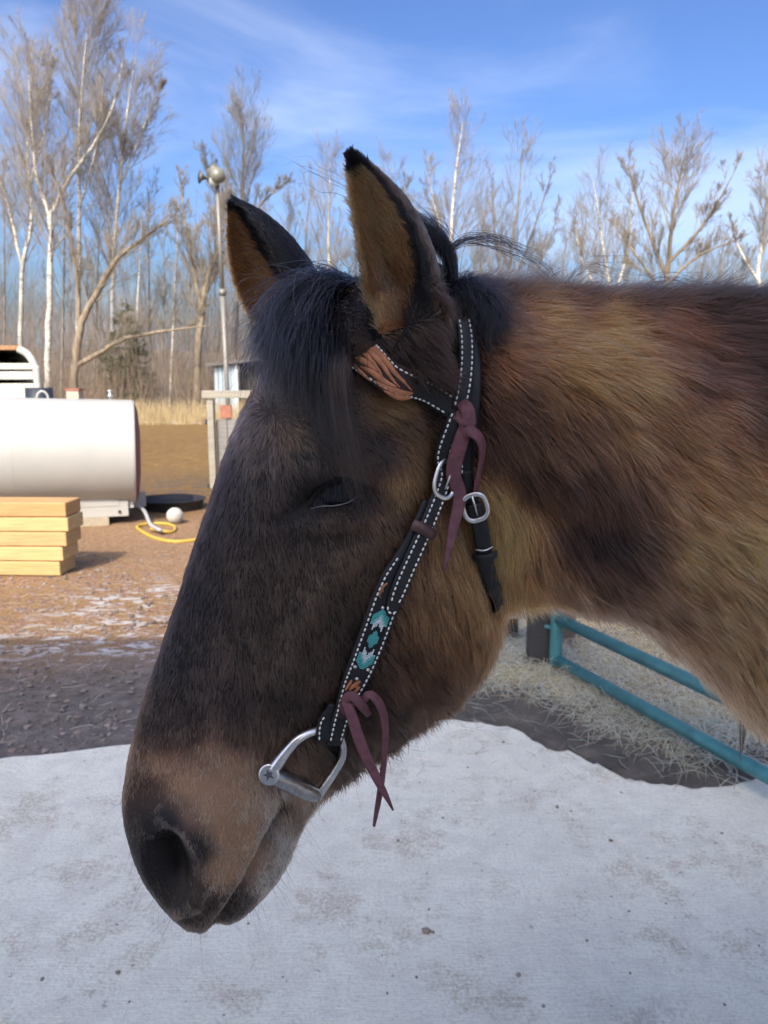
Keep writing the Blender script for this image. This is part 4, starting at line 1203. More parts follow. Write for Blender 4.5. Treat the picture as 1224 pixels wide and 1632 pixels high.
L1 = strands(lock, 420, .00022, LK * .9, spread=.0028, frizz=.002, lenvar=.25, seed=6)
L2 = strands(wis, 46, .00017, LK, spread=.004, frizz=.004, lenvar=.35, seed=7, tipspread=1.2)
L3 = strands(wis2, 60, .00017, LK, spread=.005, frizz=.004, lenvar=.4, seed=8, tipspread=1.5)
L4 = strands(tuft, 1100, .00022, LK * 1.3, spread=.006, frizz=.004, lenvar=.8, seed=9)
w4 = [W3([(905, 470, .76), (930, 445, .76), (965, 455, .765), (1010, 468, .77)]), W3([(890, 470, .76), (925, 432, .76), (975, 446, .765), (1040, 466, .77)])]
L5 = strands(w4, 14, .00015, LK * 1.6, spread=.008, frizz=.004, lenvar=.4, seed=10)
w5 = [W3([(1020, 475, .77), (1050, 450, .77), (1100, 455, .775), (1150, 468, .78)]), W3([(1000, 475, .77), (1060, 440, .77), (1120, 450, .775), (1190, 462, .78)])]
L6 = strands(w5, 12, .00015, LK * 1.6, spread=.008, frizz=.004, lenvar=.4, seed=11)
flyw = [W3([(560, 300, .70), (520, 280, .70), (480, 262, .70), (440, 255, .70)]), W3([(560, 318, .70), (520, 305, .70), (480, 296, .70), (470, 300, .70)])]
L7 = strands(flyw, 5, .00014, LK * 2, spread=.004, frizz=.003, lenvar=.4, seed=12)
curves_obj('mane', *cat3(L1, L2, L3, L4, L5, L6, L7), lock_m, horse)
nc = 9000
uu = RNG.uniform(715, 1500, nc)
tp = np.array([nsag(u, v) for u, v in neckT]); tpx = np.array([p[0] for p in neckT])
root = np.stack([np.interp(uu, tpx, tp[:, k]) for k in range(3)], 1)
lat = RNG.normal(0, .012, nc)
root = root + NN * lat[:, None]; root[:, 2] -= .004 + np.abs(lat) * .35
ln = RNG.uniform(.012, .036, nc) * np.interp(uu, [715, 760, 850, 1224], [1.0, .8, .9, 1.0]) * (1 + .5 * vnoise(root, 40, 3)); ln = np.maximum(ln, .006)
lean = np.stack([.35 + .35 * vnoise(root, 60, 5) + .25 * RNG.standard_normal(nc), .15 * RNG.standard_normal(nc), np.ones(nc)], 1) + NN * (lat / .02)[:, None]
lean /= np.linalg.norm(lean, axis=1, keepdims=True)
t = np.linspace(0, 1, 5)
P = root[:, None, :] + ln[:, None, None] * t[None, :, None] * lean[:, None, :]
P[:, :, 0] += (ln * RNG.uniform(.1, .6, nc))[:, None] * (t ** 2)[None, :]; P[:, :, 2] -= (ln * RNG.uniform(0, .45, nc))[:, None] * (t ** 2)[None, :]
tn = np.clip(np.interp(uu, [715, 800, 950, 1100, 1224], [.3, 1, .8, .35, .22])[:, None] * np.array([.10, .062, .040]) * np.exp(.35 * RNG.standard_normal(nc))[:, None], .003, .5)
curves_obj('crest_hair', P, .00021 * np.interp(t, [0, .5, 1], [1, .9, .2])[None, :] * np.ones((nc, 1)), tn, lock_m, horse)
# --- lashes and whiskers
nl = 170
i = RNG.integers(8, 58, nl); root = lid[i]
d = en * .9 + np.array([-.1, 0, -.55]) + RNG.standard_normal((nl, 3)) * .16
d /= np.linalg.norm(d, axis=1, keepdims=True)
ln = RNG.uniform(.010, .019, nl)
P = root[:, None, :] + ln[:, None, None] * t[None, :, None] * d[:, None, :]; P[:, :, 2] -= (ln * .4)[:, None] * (t ** 2)[None, :]
curves_obj('eyelashes', P, .00018 * np.interp(t, [0, 1], [1, .3])[None, :] * np.ones((nl, 1)), np.tile(LK, (nl, 1)), lock_m, horse)
idx, W = scatter(HV, HFc, HA, np.clip(g2(h_px, (440, 1380), (50, 70)) + g2(h_px, (470, 1300), (40, 40)) + .5 * g2(h_px, (280, 1440), (60, 40)) + .35 * g2(h_px, (210, 1330), (30, 60)) + .6 * g2(h_px, (620, 1180), (90, 40), -40), 0, 1) + 1e-9, 230)
p, q = mix(W, idx, HV), mix(W, idx, HNn); nn_ = len(p)
d = q * .8 + np.array([.05, 0, -.75]) + RNG.standard_normal((nn_, 3)) * .3; d /= np.linalg.norm(d, axis=1, keepdims=True)
ln = RNG.uniform(.012, .05, nn_)
P = p[:, None, :] + ln[:, None, None] * t[None, :, None] * d[:, None, :]
P += (RNG.standard_normal((nn_, 3)) * .15 * ln[:, None])[:, None, :] * (t ** 2)[None, :, None]
curves_obj('whiskers', P, .00012 * np.interp(t, [0, 1], [1, .3])[None, :] * np.ones((nn_, 1)), np.tile(LK * 2, (nn_, 1)), lock_m, horse)
# tail, out of the frame
tg = [np.array([along(2.15, o, 1.32), along(2.26, o, 1.2), along(2.30, o * 1.5, .9), along(2.28, o * 2, .5)]) for o in (-.02, .02)]
curves_obj('tail', *strands(tg, 1600, .0005, LK, spread=.02, frizz=.01, seed=14), lock_m, horse)

# ================================================================== YARD OBJECTS
PXM = lambda y: y / FPX                     # metres per photograph pixel at distance y (about)
white_m = plain('white_tank_paint', (.37, .362, .335), .45, var=.05, scale=2.5, bump=.03)
white2_m = plain('white_trailer_paint', (.42, .41, .37), .5, var=.10, scale=6)
maroon_m = plain('maroon_cap', (.16, .045, .05), .6, var=.3, scale=8)
steel_m = plain('galvanised_pipe', (.46, .48, .50), .45, .7, var=.15, scale=20)
dark_m = plain('black_rubber', (.018, .018, .020), .6, var=.3)
rust_m = plain('rusty_edge', (.30, .15, .07), .8, var=.4, scale=20)
void_m = plain('painted_inside_shade', (.012, .012, .012), .9)  # near-black colour painted in for the shade of interiors and holes

# --- fuel tank on its skid
TR = .56
tE = at(216, 721, 8.30)                    # middle of the right-hand end
tdir = np.array([math.cos(R(18.2)), math.sin(R(18.2)), -.030]); tdir /= np.linalg.norm(tdir)
tL = 3.2
tS = tE - tdir * tL
tank = empty('fuel_tank', (float(tE[0] - 1.4), float(tE[1] - .2), 0))
tag(tank, 'big white cylindrical fuel tank lying on a white skid', 'tank')
tz = np.array([0, 0, 1.0]); ty = np.cross(tz, tdir); ty /= np.linalg.norm(ty); tu = np.cross(tdir, ty)
def ring(c, r, n=64):
    a = np.arange(n) * 2 * math.pi / n
    return c + r * (np.cos(a)[:, None] * ty + np.sin(a)[:, None] * tu)
m = MB()
prof = [(0, TR - .03), (.006, TR - .012), (.02, TR - .003), (.035, TR), (tL - .035, TR), (tL - .02, TR - .003), (tL - .006, TR - .010)]
V = np.vstack([ring(tS + tdir * s, r) for s, r in prof]); n = 64
m.add(V, [(i * n + j, i * n + (j + 1) % n, (i + 1) * n + (j + 1) % n, (i + 1) * n + j) for i in range(len(prof) - 1) for j in range(n)])
m.build('shell', white_m, tank, True)
for k, c in enumerate((tS, tE)):
    sgn = -1 if k == 0 else 1
    V = np.vstack([ring(c - sgn * tdir * .006, TR - .0095), ring(c + sgn * tdir * .03, TR * .8), ring(c + sgn * tdir * .05, TR * .4)])
    F = [(i * n + j, i * n + (j + 1) % n, (i + 1) * n + (j + 1) % n, (i + 1) * n + j) for i in range(2) for j in range(n)] + [tuple(2 * n + j for j in range(n))]
    mesh_obj('end_cap', V, F, maroon_m, tank, True)  # caps are a darker red than the white shell
for s in (.9, 2.05):                        # welded seams round the shell
    V = np.vstack([ring(tS + tdir * (s + d), TR + e) for d, e in ((-.006, .0006), (0, .003), (.006, .0006))])
    mesh_obj('weld_seam', V, [(i * n + j, i * n + (j + 1) % n, (i + 1) * n + (j + 1) % n, (i + 1) * n + j) for i in range(2) for j in range(n)], white_m, tank, True)
def ttop(s, up=0.0, lat=0.0): return tS + tdir * s + tu * (TR + up) + ty * lat
skd = math.atan2(tdir[1], tdir[0])
bz = tE[2] - TR
for s in (tL - .36, .7):
    p = tS + tdir * s
    zb = p[2] - TR
    m = MB(); m.box((p[0], p[1] - .30, zb - .005), (.70, .05, .17), skd); sd = m.build('skid_plate', white_m, tank, bevel=.006)
    q = np.array([p[0], p[1] - .33, zb]) + tdir * .27
    m = MB(); m.tube([q + np.array([0, -.012, -.03]), q + np.array([0, .02, -.03])], .014, 14); m.build('bolt_hole_shade', void_m, sd)  # dark plug on the plate; the hole's shade is only its colour
    m = MB(); m.box((p[0], p[1] + .30, zb - .005), (.70, .05, .17), skd); m.build('skid_plate', white_m, tank, bevel=.006)
    m = MB(); m.box((p[0], p[1], zb + .03), (.62, .55, .08), skd); m.build('saddle', white_m, tank)
for l in (-.30, .30):
    p = tS + tdir * (tL / 2)
    m = MB(); m.box((p[0], p[1] + l, p[2] - TR + .035), (tL - .2, .06, .10), skd); m.build('skid_rail', white_m, tank, bevel=.004)
a = np.linspace(0, math.pi, 12)
p = ttop(tL - .90)
m = MB(); m.tube([p + tdir * (.055 * math.cos(t)) + tz * (.085 * math.sin(t) - .012) for t in a], .012, 8); m.build('lifting_lug', white_m, tank, True)
p = ttop(tL - 1.55)
m = MB(); m.box(p + tz * .02, (.42, .16, .035), skd); m.build('hatch', white_m, tank, bevel=.006)
p = ttop(tL - 1.37, 0, .05)
m = MB(); m.tube([p - tz * .02, p + tz * .60], .036, 14); m.tube([p + tz * .60, p + tz * .65], [.06, .06], 14); m.box(p + tz * .66, (.2, .05, .03), skd)
m.build('vent_pipe', steel_m, tank, True)
p = ttop(tL - .24)
m = MB(); m.tube([p - tz * .02, p + tz * .10], .016, 10); m.tube([p + tz * .03, p + tz * .05], .03, 12); m.tube([p + tz * .08, p + tz * .10], .026, 12); m.build('filler_neck', steel_m, tank, True)
for s in (tL - .36, .7):
    p = tS + tdir * s
    for l in (-.30, .30):
        m = MB(); m.box((p[0], p[1] + l, (p[2] - TR - .09) / 2 - .02), (.30, .10, p[2] - TR - .09 + .04), skd); m.build('footing_block', plain('footing', (.33, .28, .2), .9), tank)

# --- stacked timbers
wood_cols = [(.46, .30, .125), (.50, .34, .15), (.44, .285, .125), (.50, .34, .15), (.43, .25, .10)]
def wood_mat(name, col, end=False):
    m, nt, b = new_mat(name); N, L = nodes(m)
    tc = N.new('ShaderNodeTexCoord')
    mp = N.new('ShaderNodeMapping'); mp.inputs['Scale'].default_value = (1.6, 14, 26); L.new(tc.outputs['Object'], mp.inputs['Vector'])
    g = noise(N, L, mp.outputs[0], 1.6, 6, .6, .8); k = noise(N, L, tc.outputs['Object'], 6, 4)
    c = np.array(col)
    cc = ramp(N, L, g, [(.25, tuple(c * .70)), (.5, tuple(c)), (.75, tuple(np.minimum(c * 1.14, 1)))])
    cc = mixc(N, L, math_(N, L, 'MULTIPLY', maprange(N, L, k, .60, .72), .5), cc, tuple(c * .45))
    L.new(cc, b.inputs['Base Color']); b.inputs['Roughness'].default_value = .75
    L.new(bump(N, L, g, .25, .004), b.inputs['Normal'])
    return m
timber_m = [wood_mat('fresh_timber', c) for c in wood_cols]
weathered_m = wood_mat('weathered_timber', (.36, .32, .27))
cor = ground(97, 913)
lh = .116
ords = ['lowest', 'second', 'middle', 'fourth', 'topmost']
for L_ in range(5):
    zb = gz(np.array([cor[0]]), np.array([cor[1]]))[0] + L_ * lh
    dx = [0, .03, .062, .085, .075][L_]
    for d_ in range(1):
        m = MB()
        ln = 1.9 + random.uniform(-.03, .03)
        y0 = cor[1] + d_ * .235 + random.uniform(-.006, .006)
        x1 = cor[0] + dx + random.uniform(-.008, .008) * (d_)
        m.box((-ln / 2, 0, lh / 2), (ln, .28, lh - .006))
        o = m.build('timber', timber_m[L_], bevel=.008)
        o.location = (x1, y0 + .14, zb)
        o.rotation_euler = (0, 0, R(-2.0 + random.uniform(-.5, .5)))
        tag(o, 'yellow squared timber, %s in the stack of five before the tank' % ords[L_], 'timber', 'stacked timbers')

# --- stock trailer behind the tank
ty0 = 12.6
tr = empty('stock_trailer', (float(at(10, 600, ty0)[0]), ty0 + 1.5, 0))
tag(tr, 'white slatted stock trailer with a rounded roof behind the fuel tank', 'trailer')
ax1, az1 = at(56, 560, ty0)[0], at(0, 556, ty0)[2]
ax0 = ax1 - 1.9
s_ = PXM(ty0)
# end wall: slats between rounded posts
rowsv = [(582, 593), (590, 606), (611, 700)]
for (v0, v1) in ((579, 589), (592, 605), (611, 640)):
    z1, z0 = at(0, v0, ty0)[2], at(0, v1, ty0)[2]
    m = MB(); m.box(((ax0 + ax1) / 2, ty0, (z0 + z1) / 2), (ax1 - ax0 - .12, .05, z1 - z0)); m.build('slat', white2_m, tr, bevel=.01)
m = MB(); m.box(((ax0 + ax1) / 2, ty0, (at(0, 640, ty0)[2] + .35) / 2), (ax1 - ax0 - .12, .05, at(0, 640, ty0)[2] - .35)); m.build('tail_gate', white2_m, tr)
def corner(xs, sg):
    pts = [(xs, ty0, .35), (xs, ty0, az1 - .45), (xs - sg * .02, ty0, az1 - .28), (xs - sg * .11, ty0, az1 - .10), (xs - sg * .26, ty0, az1)]
    P = spline(pts, 24)
    m = MB(); V, F = tube_geo(P, .062, 8); m.add(V, F)
    return m
for xs, sg in ((ax1, 1), (ax0, -1)):
    o = corner(xs, sg).build('corner_post', white2_m, tr, True)
m = MB(); m.box(((ax0 + ax1) / 2, ty0, az1 + .015), (ax1 - ax0 - .45, .09, .07)); m.build('roof_rail', rust_m, tr, bevel=.01)
P = spline([(ax1, 0, .35), (ax1, 0, az1 - .45), (ax1 - .02, 0, az1 - .28), (ax1 - .11, 0, az1 - .10), (ax1 - .26, 0, az1), (ax0 + .26, 0, az1), (ax0 + .11, 0, az1 - .1), (ax0 + .02, 0, az1 - .28), (ax0, 0, az1 - .45), (ax0, 0, .35)], 60)
dv_ = np.array([-2.1, 3.65, 0])
V = np.vstack([P + np.array([0, ty0 + .03, 0]), P + np.array([0, ty0, 0]) + dv_]); k = len(P)
mesh_obj('roof_skin', V, [(i, i + 1, k + i + 1, k + i) for i in range(k - 1)], white2_m, tr, True)
mesh_obj('front_wall', P + np.array([0, ty0, 0]) + dv_ * .995, [tuple(range(k))], void_m, tr)
m = MB(); c4 = [np.array([ax0, ty0, .3]), np.array([ax1, ty0, .3]), np.array([ax1, ty0, .3]) + dv_, np.array([ax0, ty0, .3]) + dv_]; m.add(c4 + [c + np.array([0, 0, .08]) for c in c4], [(3, 2, 1, 0), (4, 5, 6, 7), (0, 1, 5, 4), (1, 2, 6, 5), (2, 3, 7, 6), (3, 0, 4, 7)]); m.build('floor', void_m, tr)
for yy in (ty0 + 1.6, ty0 + 2.5):
    for xs in (ax0 - 2.1 * (yy - ty0) / 3.65, ax1 - 2.1 * (yy - ty0) / 3.65):
        m = MB(); m.tube([(xs - .1, yy, .33), (xs + .1, yy, .33)], .33, 24); w_ = m.build('wheel', dark_m, tr, True)
        m = MB(); m.tube([(xs - .108, yy, .33), (xs + .108, yy, .33)], .17, 18); m.build('rim', steel_m, w_, True)

# --- barrel and little box house behind the tank
yb = 12.0
p = at(63, 634, yb)
m = MB(); m.tube([(p[0], yb, 0), (p[0], yb, .03), (p[0], yb, .3), (p[0], yb, .32), (p[0], yb, .6), (p[0], yb, .62), (p[0], yb, at(63, 618, yb)[2])], [.2, .21, .21, .22, .21, .22, .2], 20)
tag(m.build('barrel', plain('blue_black_barrel', (.02, .024, .035), .45), smooth=True), 'dark barrel standing between the trailer and the birches', 'barrel')
yb = 22.0
p = at(120, 640, yb); zt = at(120, 622, yb)[2]; gzb = gz(np.array([p[0]]), np.array([yb]))[0]
bx = empty('storage_box', (float(p[0]), yb, float(gzb))); tag(bx, 'small pale box with a reddish lid at the edge of the woods', 'box')
m = MB(); m.box((p[0], yb, (zt + gzb) / 2), (.34, .34, zt - gzb)); m.build('case', plain('pale_board', (.42, .36, .28), .8), bx)
m = MB(); m.box((p[0], yb, zt + .025), (.40, .40, .05)); m.build('lid', plain('reddish_lid', (.28, .10, .07), .7), bx)

# --- light pole with siren
yp = 14.0
p0, p1 = at(364, 662, yp), at(346, 292, yp)
gp = p0 + (p0 - p1) * ((p0[2] - 0) / (p1[2] - p0[2]))
pole = empty('light_pole', tuple(map(float, gp))); tag(pole, 'tall thin pale pole topped by a floodlight and a small horn', 'pole')
pole_m = plain('pole_paint', (.19, .18, .155), .5, .2, var=.1)
mid_ = gp + (p1 - gp) * .62
m = MB(); m.tube([gp, mid_], .042, 14); m.build('pole_section', pole_m, pole, True)
m = MB(); m.tube([mid_ - (p1 - gp) * .004, p1], .035, 14); m.build('pole_section', pole_m, pole, True)
m = MB(); m.tube([mid_ - np.array([0, 0, .05]), mid_ + np.array([0, 0, .05])], .062, 14); m.build('collar', pole_m, pole, True)
lamp_m = plain('lamp_housing', (.10, .10, .085), .5)
c = at(343, 284, yp)
m = MB(); m.tube([c + np.array([-.10, .06, -.06]), c + np.array([-.08, .05, .08]), c + np.array([0, .04, .13]), c + np.array([.09, .04, .10])], [.05, .10, .12, .07], 14); m.tube([p1 - np.array([0, 0, .02]), c], .05, 12); m.build('lamp_head', lamp_m, pole, True)
d = np.array([.25, -.95, -.15]); d /= np.linalg.norm(d)
m = MB(); cc = c + np.array([.045, -.03, .03]); m.tube([cc, cc + d * .05, cc + d * .13], [.07, .125, .13], 22); rf = m.build('reflector', plain('lamp_lens', (.16, .16, .125), .3), pole, True)
m = MB(); cc = c + np.array([-.02, -.05, -.07]); m.tube([cc, cc + d * .08, cc + d * .10], [.05, .085, .08], 18); m.build('lamp', plain('lamp_lens2', (.30, .31, .28), .3), pole, True)
hc = c + np.array([-.13, 0, 0]); hd = np.array([-.85, -.5, .05])
m = MB(); m.tube([hc + np.array([.1, .03, 0]), hc, hc + hd * .05, hc + hd * .10, hc + hd * .14], [.02, .028, .03, .06, .115], 16); m.build('horn', lamp_m, pole, True)

# --- shed beyond the fence
ys = 26.0
q0, q1 = at(343, 640, ys), at(398, 640, ys)
zt = at(380, 574, ys)[2]; zl = at(345, 584, ys)[2]
shed = empty('shed', (float(q0[0] + .9), ys + 1.5, 0)); tag(shed, 'grey blue metal shed with a flat dark roof by the pole', 'shed')
shed_m = plain('shed_steel', (.30, .36, .40), .5, .3, var=.08)
gzb = float(gz(np.array([q0[0]]), np.array([ys]))[0]) - .1
wdt = at(376, 640, ys)[0] - q0[0]
npan = 5
for k in range(npan):
    x = q0[0] + wdt * (k + .5) / npan
    zz = zl + (zt - zl) * (k + .5) / npan
    m = MB(); m.box((x, ys, (zz + gzb) / 2), (wdt / npan - .012, .05, zz - gzb)); m.build('wall_panel', shed_m, shed, bevel=.01)
m = MB(); m.box((q0[0] + wdt + .05, ys - .02, (zt + gzb) / 2), (.10, .10, zt - gzb)); m.build('corner_post', plain('shed_trim', (.5, .55, .56), .5), shed)
m = MB(); m.box((q0[0] + wdt + .9, ys + .3, (zt + gzb) / 2), (1.55, .06, zt - gzb)); m.build('bay_shade_panel', void_m, shed)  # solid near-black panel, painted shade of an opening
m = MB(); m.box((q0[0] + wdt + 1.75, ys, (zt + gzb) / 2), (.14, .14, zt - gzb)); m.build('corner_post', shed_m, shed)
m = MB(); m.add([(q0[0] - .2, ys - .25, zl - .01), (q0[0] + wdt + 2.0, ys - .25, zt + .10), (q0[0] + wdt + 2.0, ys + 3.2, zt + .10), (q0[0] - .2, ys + 3.2, zl - .01), (q0[0] - .2, ys - .25, zl + .09), (q0[0] + wdt + 2.0, ys - .25, zt + .2), (q0[0] + wdt + 2.0, ys + 3.2, zt + .2), (q0[0] - .2, ys + 3.2, zl + .09)],
      [(3, 2, 1, 0), (4, 5, 6, 7), (0, 1, 5, 4), (1, 2, 6, 5), (2, 3, 7, 6), (3, 0, 4, 7)]); m.build('roof', plain('shed_roof', (.09, .08, .075), .7), shed)
m = MB(); m.box((q0[0] + .06, ys + 1.6, (zl + gzb) / 2), (.06, 3.0, zl - gzb)); m.build('side_wall', shed_m, shed)

# --- corner post and boards of the paddock fence
yf = 10.4
grey_m = wood_mat('grey_board', (.2, .19, .175)); pale_m = wood_mat('pale_board_wood', (.27, .245, .195)); brick_m = plain('red_panel', (.30, .12, .08), .8, var=.3)
p = at(338, 700, yf); zt = at(338, 638, yf)[2]
o = MB().box((p[0], yf, zt / 2), (.085, .12, zt)).build('fence_post', pale_m, bevel=.006)
tag(o, 'weathered pale wooden corner post of the paddock fence', 'post')
fn = empty('board_fence', (float(p[0] + .9), yf + .1, 0)); tag(fn, 'grey weathered board fence running right from the pale corner post', 'fence')
for k in range(7):
    x = p[0] + .10 + k * .155
    m = MB(); z1 = at(352, 668, yf)[2] + random.uniform(-.02, .02); m.box((x + .02, yf + .08, z1 / 2), (.145, .025, z1)); m.build('board', grey_m, fn, bevel=.004)
m = MB(); z1 = at(345, 632, yf)[2]; m.box((p[0] + .42, yf, z1 + .03), (1.05, .12, .10)); m.build('top_beam', pale_m, fn, bevel=.006)
m = MB(); z0, z1 = at(352, 667, yf)[2], at(352, 646, yf)[2]; m.box((p[0] + .19, yf + .06, (z0 + z1) / 2), (.15, .04, z1 - z0)); m.build('red_plate', brick_m, fn, bevel=.01)
m = MB(); m.box((p[0] + 1.1, yf, .55), (.1, .12, 1.1 + .1)); m.build('post', pale_m, fn)
for v_ in (672, 775):
    z1 = at(338, v_, yf)[2]
    m = MB(); m.box((p[0] - .05, yf - .02, z1), (.05, .05, .07)); m.build('insulator', dark_m, fn)

# snow line and rail along the top of the field
m = MB()
for k in range(26):
    x = -9 + k * .42 + random.uniform(-.1, .1); y = 24.5 + random.uniform(-.4, .4)
    z = gz(np.array([x]), np.array([y]))[0]
    n_ = 9; rx, ry, h_ = random.uniform(.25, .6), random.uniform(.2, .4), random.uniform(.02, .08)
    V = [(x, y, z + h_)] + [(x + rx * math.cos(a) * random.uniform(.7, 1.1), y + ry * math.sin(a), z - .01) for a in np.linspace(0, 6.28, n_, endpoint=False)]
    m.add(V, [(0, 1 + i, 1 + (i + 1) % n_) for i in range(n_)])
tag(m.build('snow_remnants', plain('old_snow', (.5, .5, .51), .7), smooth=True), 'strip of leftover snow along the far edge of the brown field', kind='stuff')

# --- white ball, hoses, black pan
p = ground(279, 829); rb = .088
zg = gz(np.array([p[0]]), np.array([p[1]]))[0]
ball = empty('ball', (float(p[0]), float(p[1]), float(zg))); tag(ball, 'scuffed white ball on the ground right of the tank', 'ball')
mesh_obj('shell', *ball_geo((p[0], p[1], zg + rb - .004), rb), plain('scuffed_white', (.42, .40, .35), .6, var=.2, scale=14, bump=.1), ball, True)
m = MB(); a = np.linspace(0, 2 * math.pi, 40); m.tube([(p[0] + (rb + .0005) * math.cos(t) * .97, p[1] + (rb + .0005) * math.sin(t) * .97, zg + rb + .02) for t in a], .0022, 6, False); m.build('seam', plain('seam_grey', (.4, .39, .36)), ball, True)
hose_px = [(330, 852), (305, 856), (275, 858), (245, 852), (224, 842), (219, 836), (235, 832), (262, 831), (278, 836), (275, 843), (258, 845), (240, 842)]
hp = []
for k, (u, v) in enumerate(hose_px):
    q = ground(u, v); hp.append((q[0], q[1], gz(np.array([q[0]]), np.array([q[1]]))[0] + .012 + (.02 if k > 9 else 0)))
m = MB(); m.tube(spline(hp, 90), .017, 10); o = m.build('hose', plain('yellow_hose_rubber', (.46, .30, .045), .5), smooth=True)
tag(o, 'looped yellow hose lying on the reddish gravel', 'hose')
hp = [tE + np.array([-.12, -.1, -.52]), np.array([*(ground(228, 826)[:2]), .10]), np.array([*(ground(240, 840)[:2]), .03]), np.array([*(ground(256, 848)[:2]), .015])]
m = MB(); m.tube(spline(hp, 40), .02, 10); tag(m.build('hose', plain('grey_hose_rubber', (.33, .33, .33), .5), smooth=True), 'short grey hose hanging from the tank end onto the gravel', 'hose')
p = ground(256, 812); zg = gz(np.array([p[0]]), np.array([p[1] + .15]))[0]
m = MB(); V = []
a = np.arange(30) * 2 * math.pi / 30
prof = [(.30, -.01), (.34, .10), (.36, .115), (.345, .118), (.325, .10), (.29, .02)]
for r, z in prof: V += [(p[0] + .05 + r * math.cos(t) * 1.15, p[1] + .25 + r * math.sin(t), zg + z) for t in a]
m.add(V, [(i * 30 + j, i * 30 + (j + 1) % 30, (i + 1) * 30 + (j + 1) % 30, (i + 1) * 30 + j) for i in range(5) for j in range(30)] + [tuple(5 * 30 + j for j in range(30))])
tag(m.build('feed_pan', dark_m, smooth=True), 'low black rubber pan in the shade beside the tank', 'pan')

# --- gate with its posts
teal_m = plain('teal_gate_paint', (.045, .165, .18), .38, .1, var=.25, scale=18, bump=.05)
GA = np.array([*ground(884, 1078)[:2], 0]); gdir = np.array([.40, -.917, 0.0]); gdir /= np.linalg.norm(gdir)
GL = 2.35
gate = empty('gate', tuple(map(float, GA))); tag(gate, 'teal tubular steel farm gate standing open before the hay', 'gate')
zs = [at(882, 1050, GA[1])[2], at(882, 985, GA[1])[2]]
st_ = zs[1] - zs[0]
zr = [zs[0], zs[1], zs[1] + st_ * 1.15, zs[1] + st_ * 2.4, zs[1] + st_ * 3.8]
tr_ = .029
for z in zr:
    m = MB(); m.tube([GA + gdir * .0 + np.array([0, 0, z]), GA + gdir * GL + np.array([0, 0, z])], tr_, 16); m.build('rail', teal_m, gate, True)
for s in (0, GL):
    m = MB(); P_ = [GA + gdir * s + np.array([0, 0, z]) for z in (zr[0] - .032, zr[0], zr[-1], zr[-1] + .03)]; m.tube(P_, tr_ * 1.12, 16); m.build('stile', teal_m, gate, True)
for s in (GL * .36, GL * .70):
    m = MB(); q = GA + gdir * s; m.box((q[0], q[1], (zr[2] + zr[-1]) / 2), (.045, .012, zr[-1] - zr[2]), math.atan2(gdir[1], gdir[0])); m.build('brace', teal_m, gate)
m = MB(); m.tube([GA + gdir * .0 + np.array([0, 0, zr[1] - .06]), GA - gdir * .02 + np.array([-.07, .08, zr[1] - .06])], .012, 8); m.build('hinge', teal_m, gate, True)
black_m = wood_mat('dark_post_wood', (.035, .033, .034)); brown_m = wood_mat('brown_post_wood', (.13, .10, .08))
def post(u0, u1, vb, y, mat, lab, top=1.45, rz=0):
    a_, b_ = at(u0, vb, y)[0], at(u1, vb, y)[0]
    o = MB().box(((a_ + b_) / 2, y, top / 2 - .05), (b_ - a_, (b_ - a_) * .95, top + .1), rz).build('fence_post', mat, bevel=.008)
    return tag(o, lab, 'post')
post(840, 874, 1060, GA[1] + .10, black_m, 'blackened square wooden post the teal gate hangs on')
post(888, 913, 1050, GA[1] + .42, brown_m, 'brown wooden post right behind the hinge end of the gate')
post(792, 822, 1044, GA[1] + .55, black_m, 'dark post left of the gate beneath a pale board')
rail_l = MB(); a_ = at(776, 965, 4.1); b_ = at(846, 965, 4.1); rail_l.box(((a_[0] + b_[0]) / 2 - .02, 4.05, a_[2]), (b_[0] - a_[0] + .22, .04, .11))
tag(rail_l.build('fence_board', weathered_m, bevel=.005), 'weathered beige board nailed across the dark post by the gate', 'board')
# galvanised panels behind
gal_m = plain('galvanised_sheet', (.40, .44, .47), .42, .55, var=.12, scale=9)
tro = empty('metal_trough', (1.35, 5.2, 0)); tag(tro, 'long grey galvanised trough with a plank lying on its rim', 'trough')
xa, xb = at(815, 1000, 5.2)[0], at(1015, 1000, 5.2)[0]
zt = at(900, 972, 5.2)[2]
m = MB(); m.box(((xa + xb) / 2, 5.2, zt / 2 + .01), (xb - xa, .03, zt - .02)); m.build('front_panel', gal_m, tro, bevel=.005)
m = MB(); m.box(((xa + xb) / 2, 5.8, zt / 2 + .01), (xb - xa, .03, zt - .02)); m.build('back_panel', gal_m, tro, bevel=.005)
for x in (xa, xb):
    m = MB(); m.box((x, 5.5, zt / 2 + .01), (.03, .62, zt - .02)); m.build('end_panel', gal_m, tro)
for k in range(9):
    x = xa + (xb - xa) * (k + .5) / 9
    m = MB(); m.box((x, 5.18, zt / 2), (.025, .02, zt - .06)); m.build('rib', gal_m, tro)
o = MB().box(((xa + xb) / 2 + .1, 5.22, zt + .025), (1.15, .16, .04), R(2)).build('plank', timber_m[1], bevel=.005)
tag(o, 'yellow plank lying along the rim of the grey trough', 'plank')
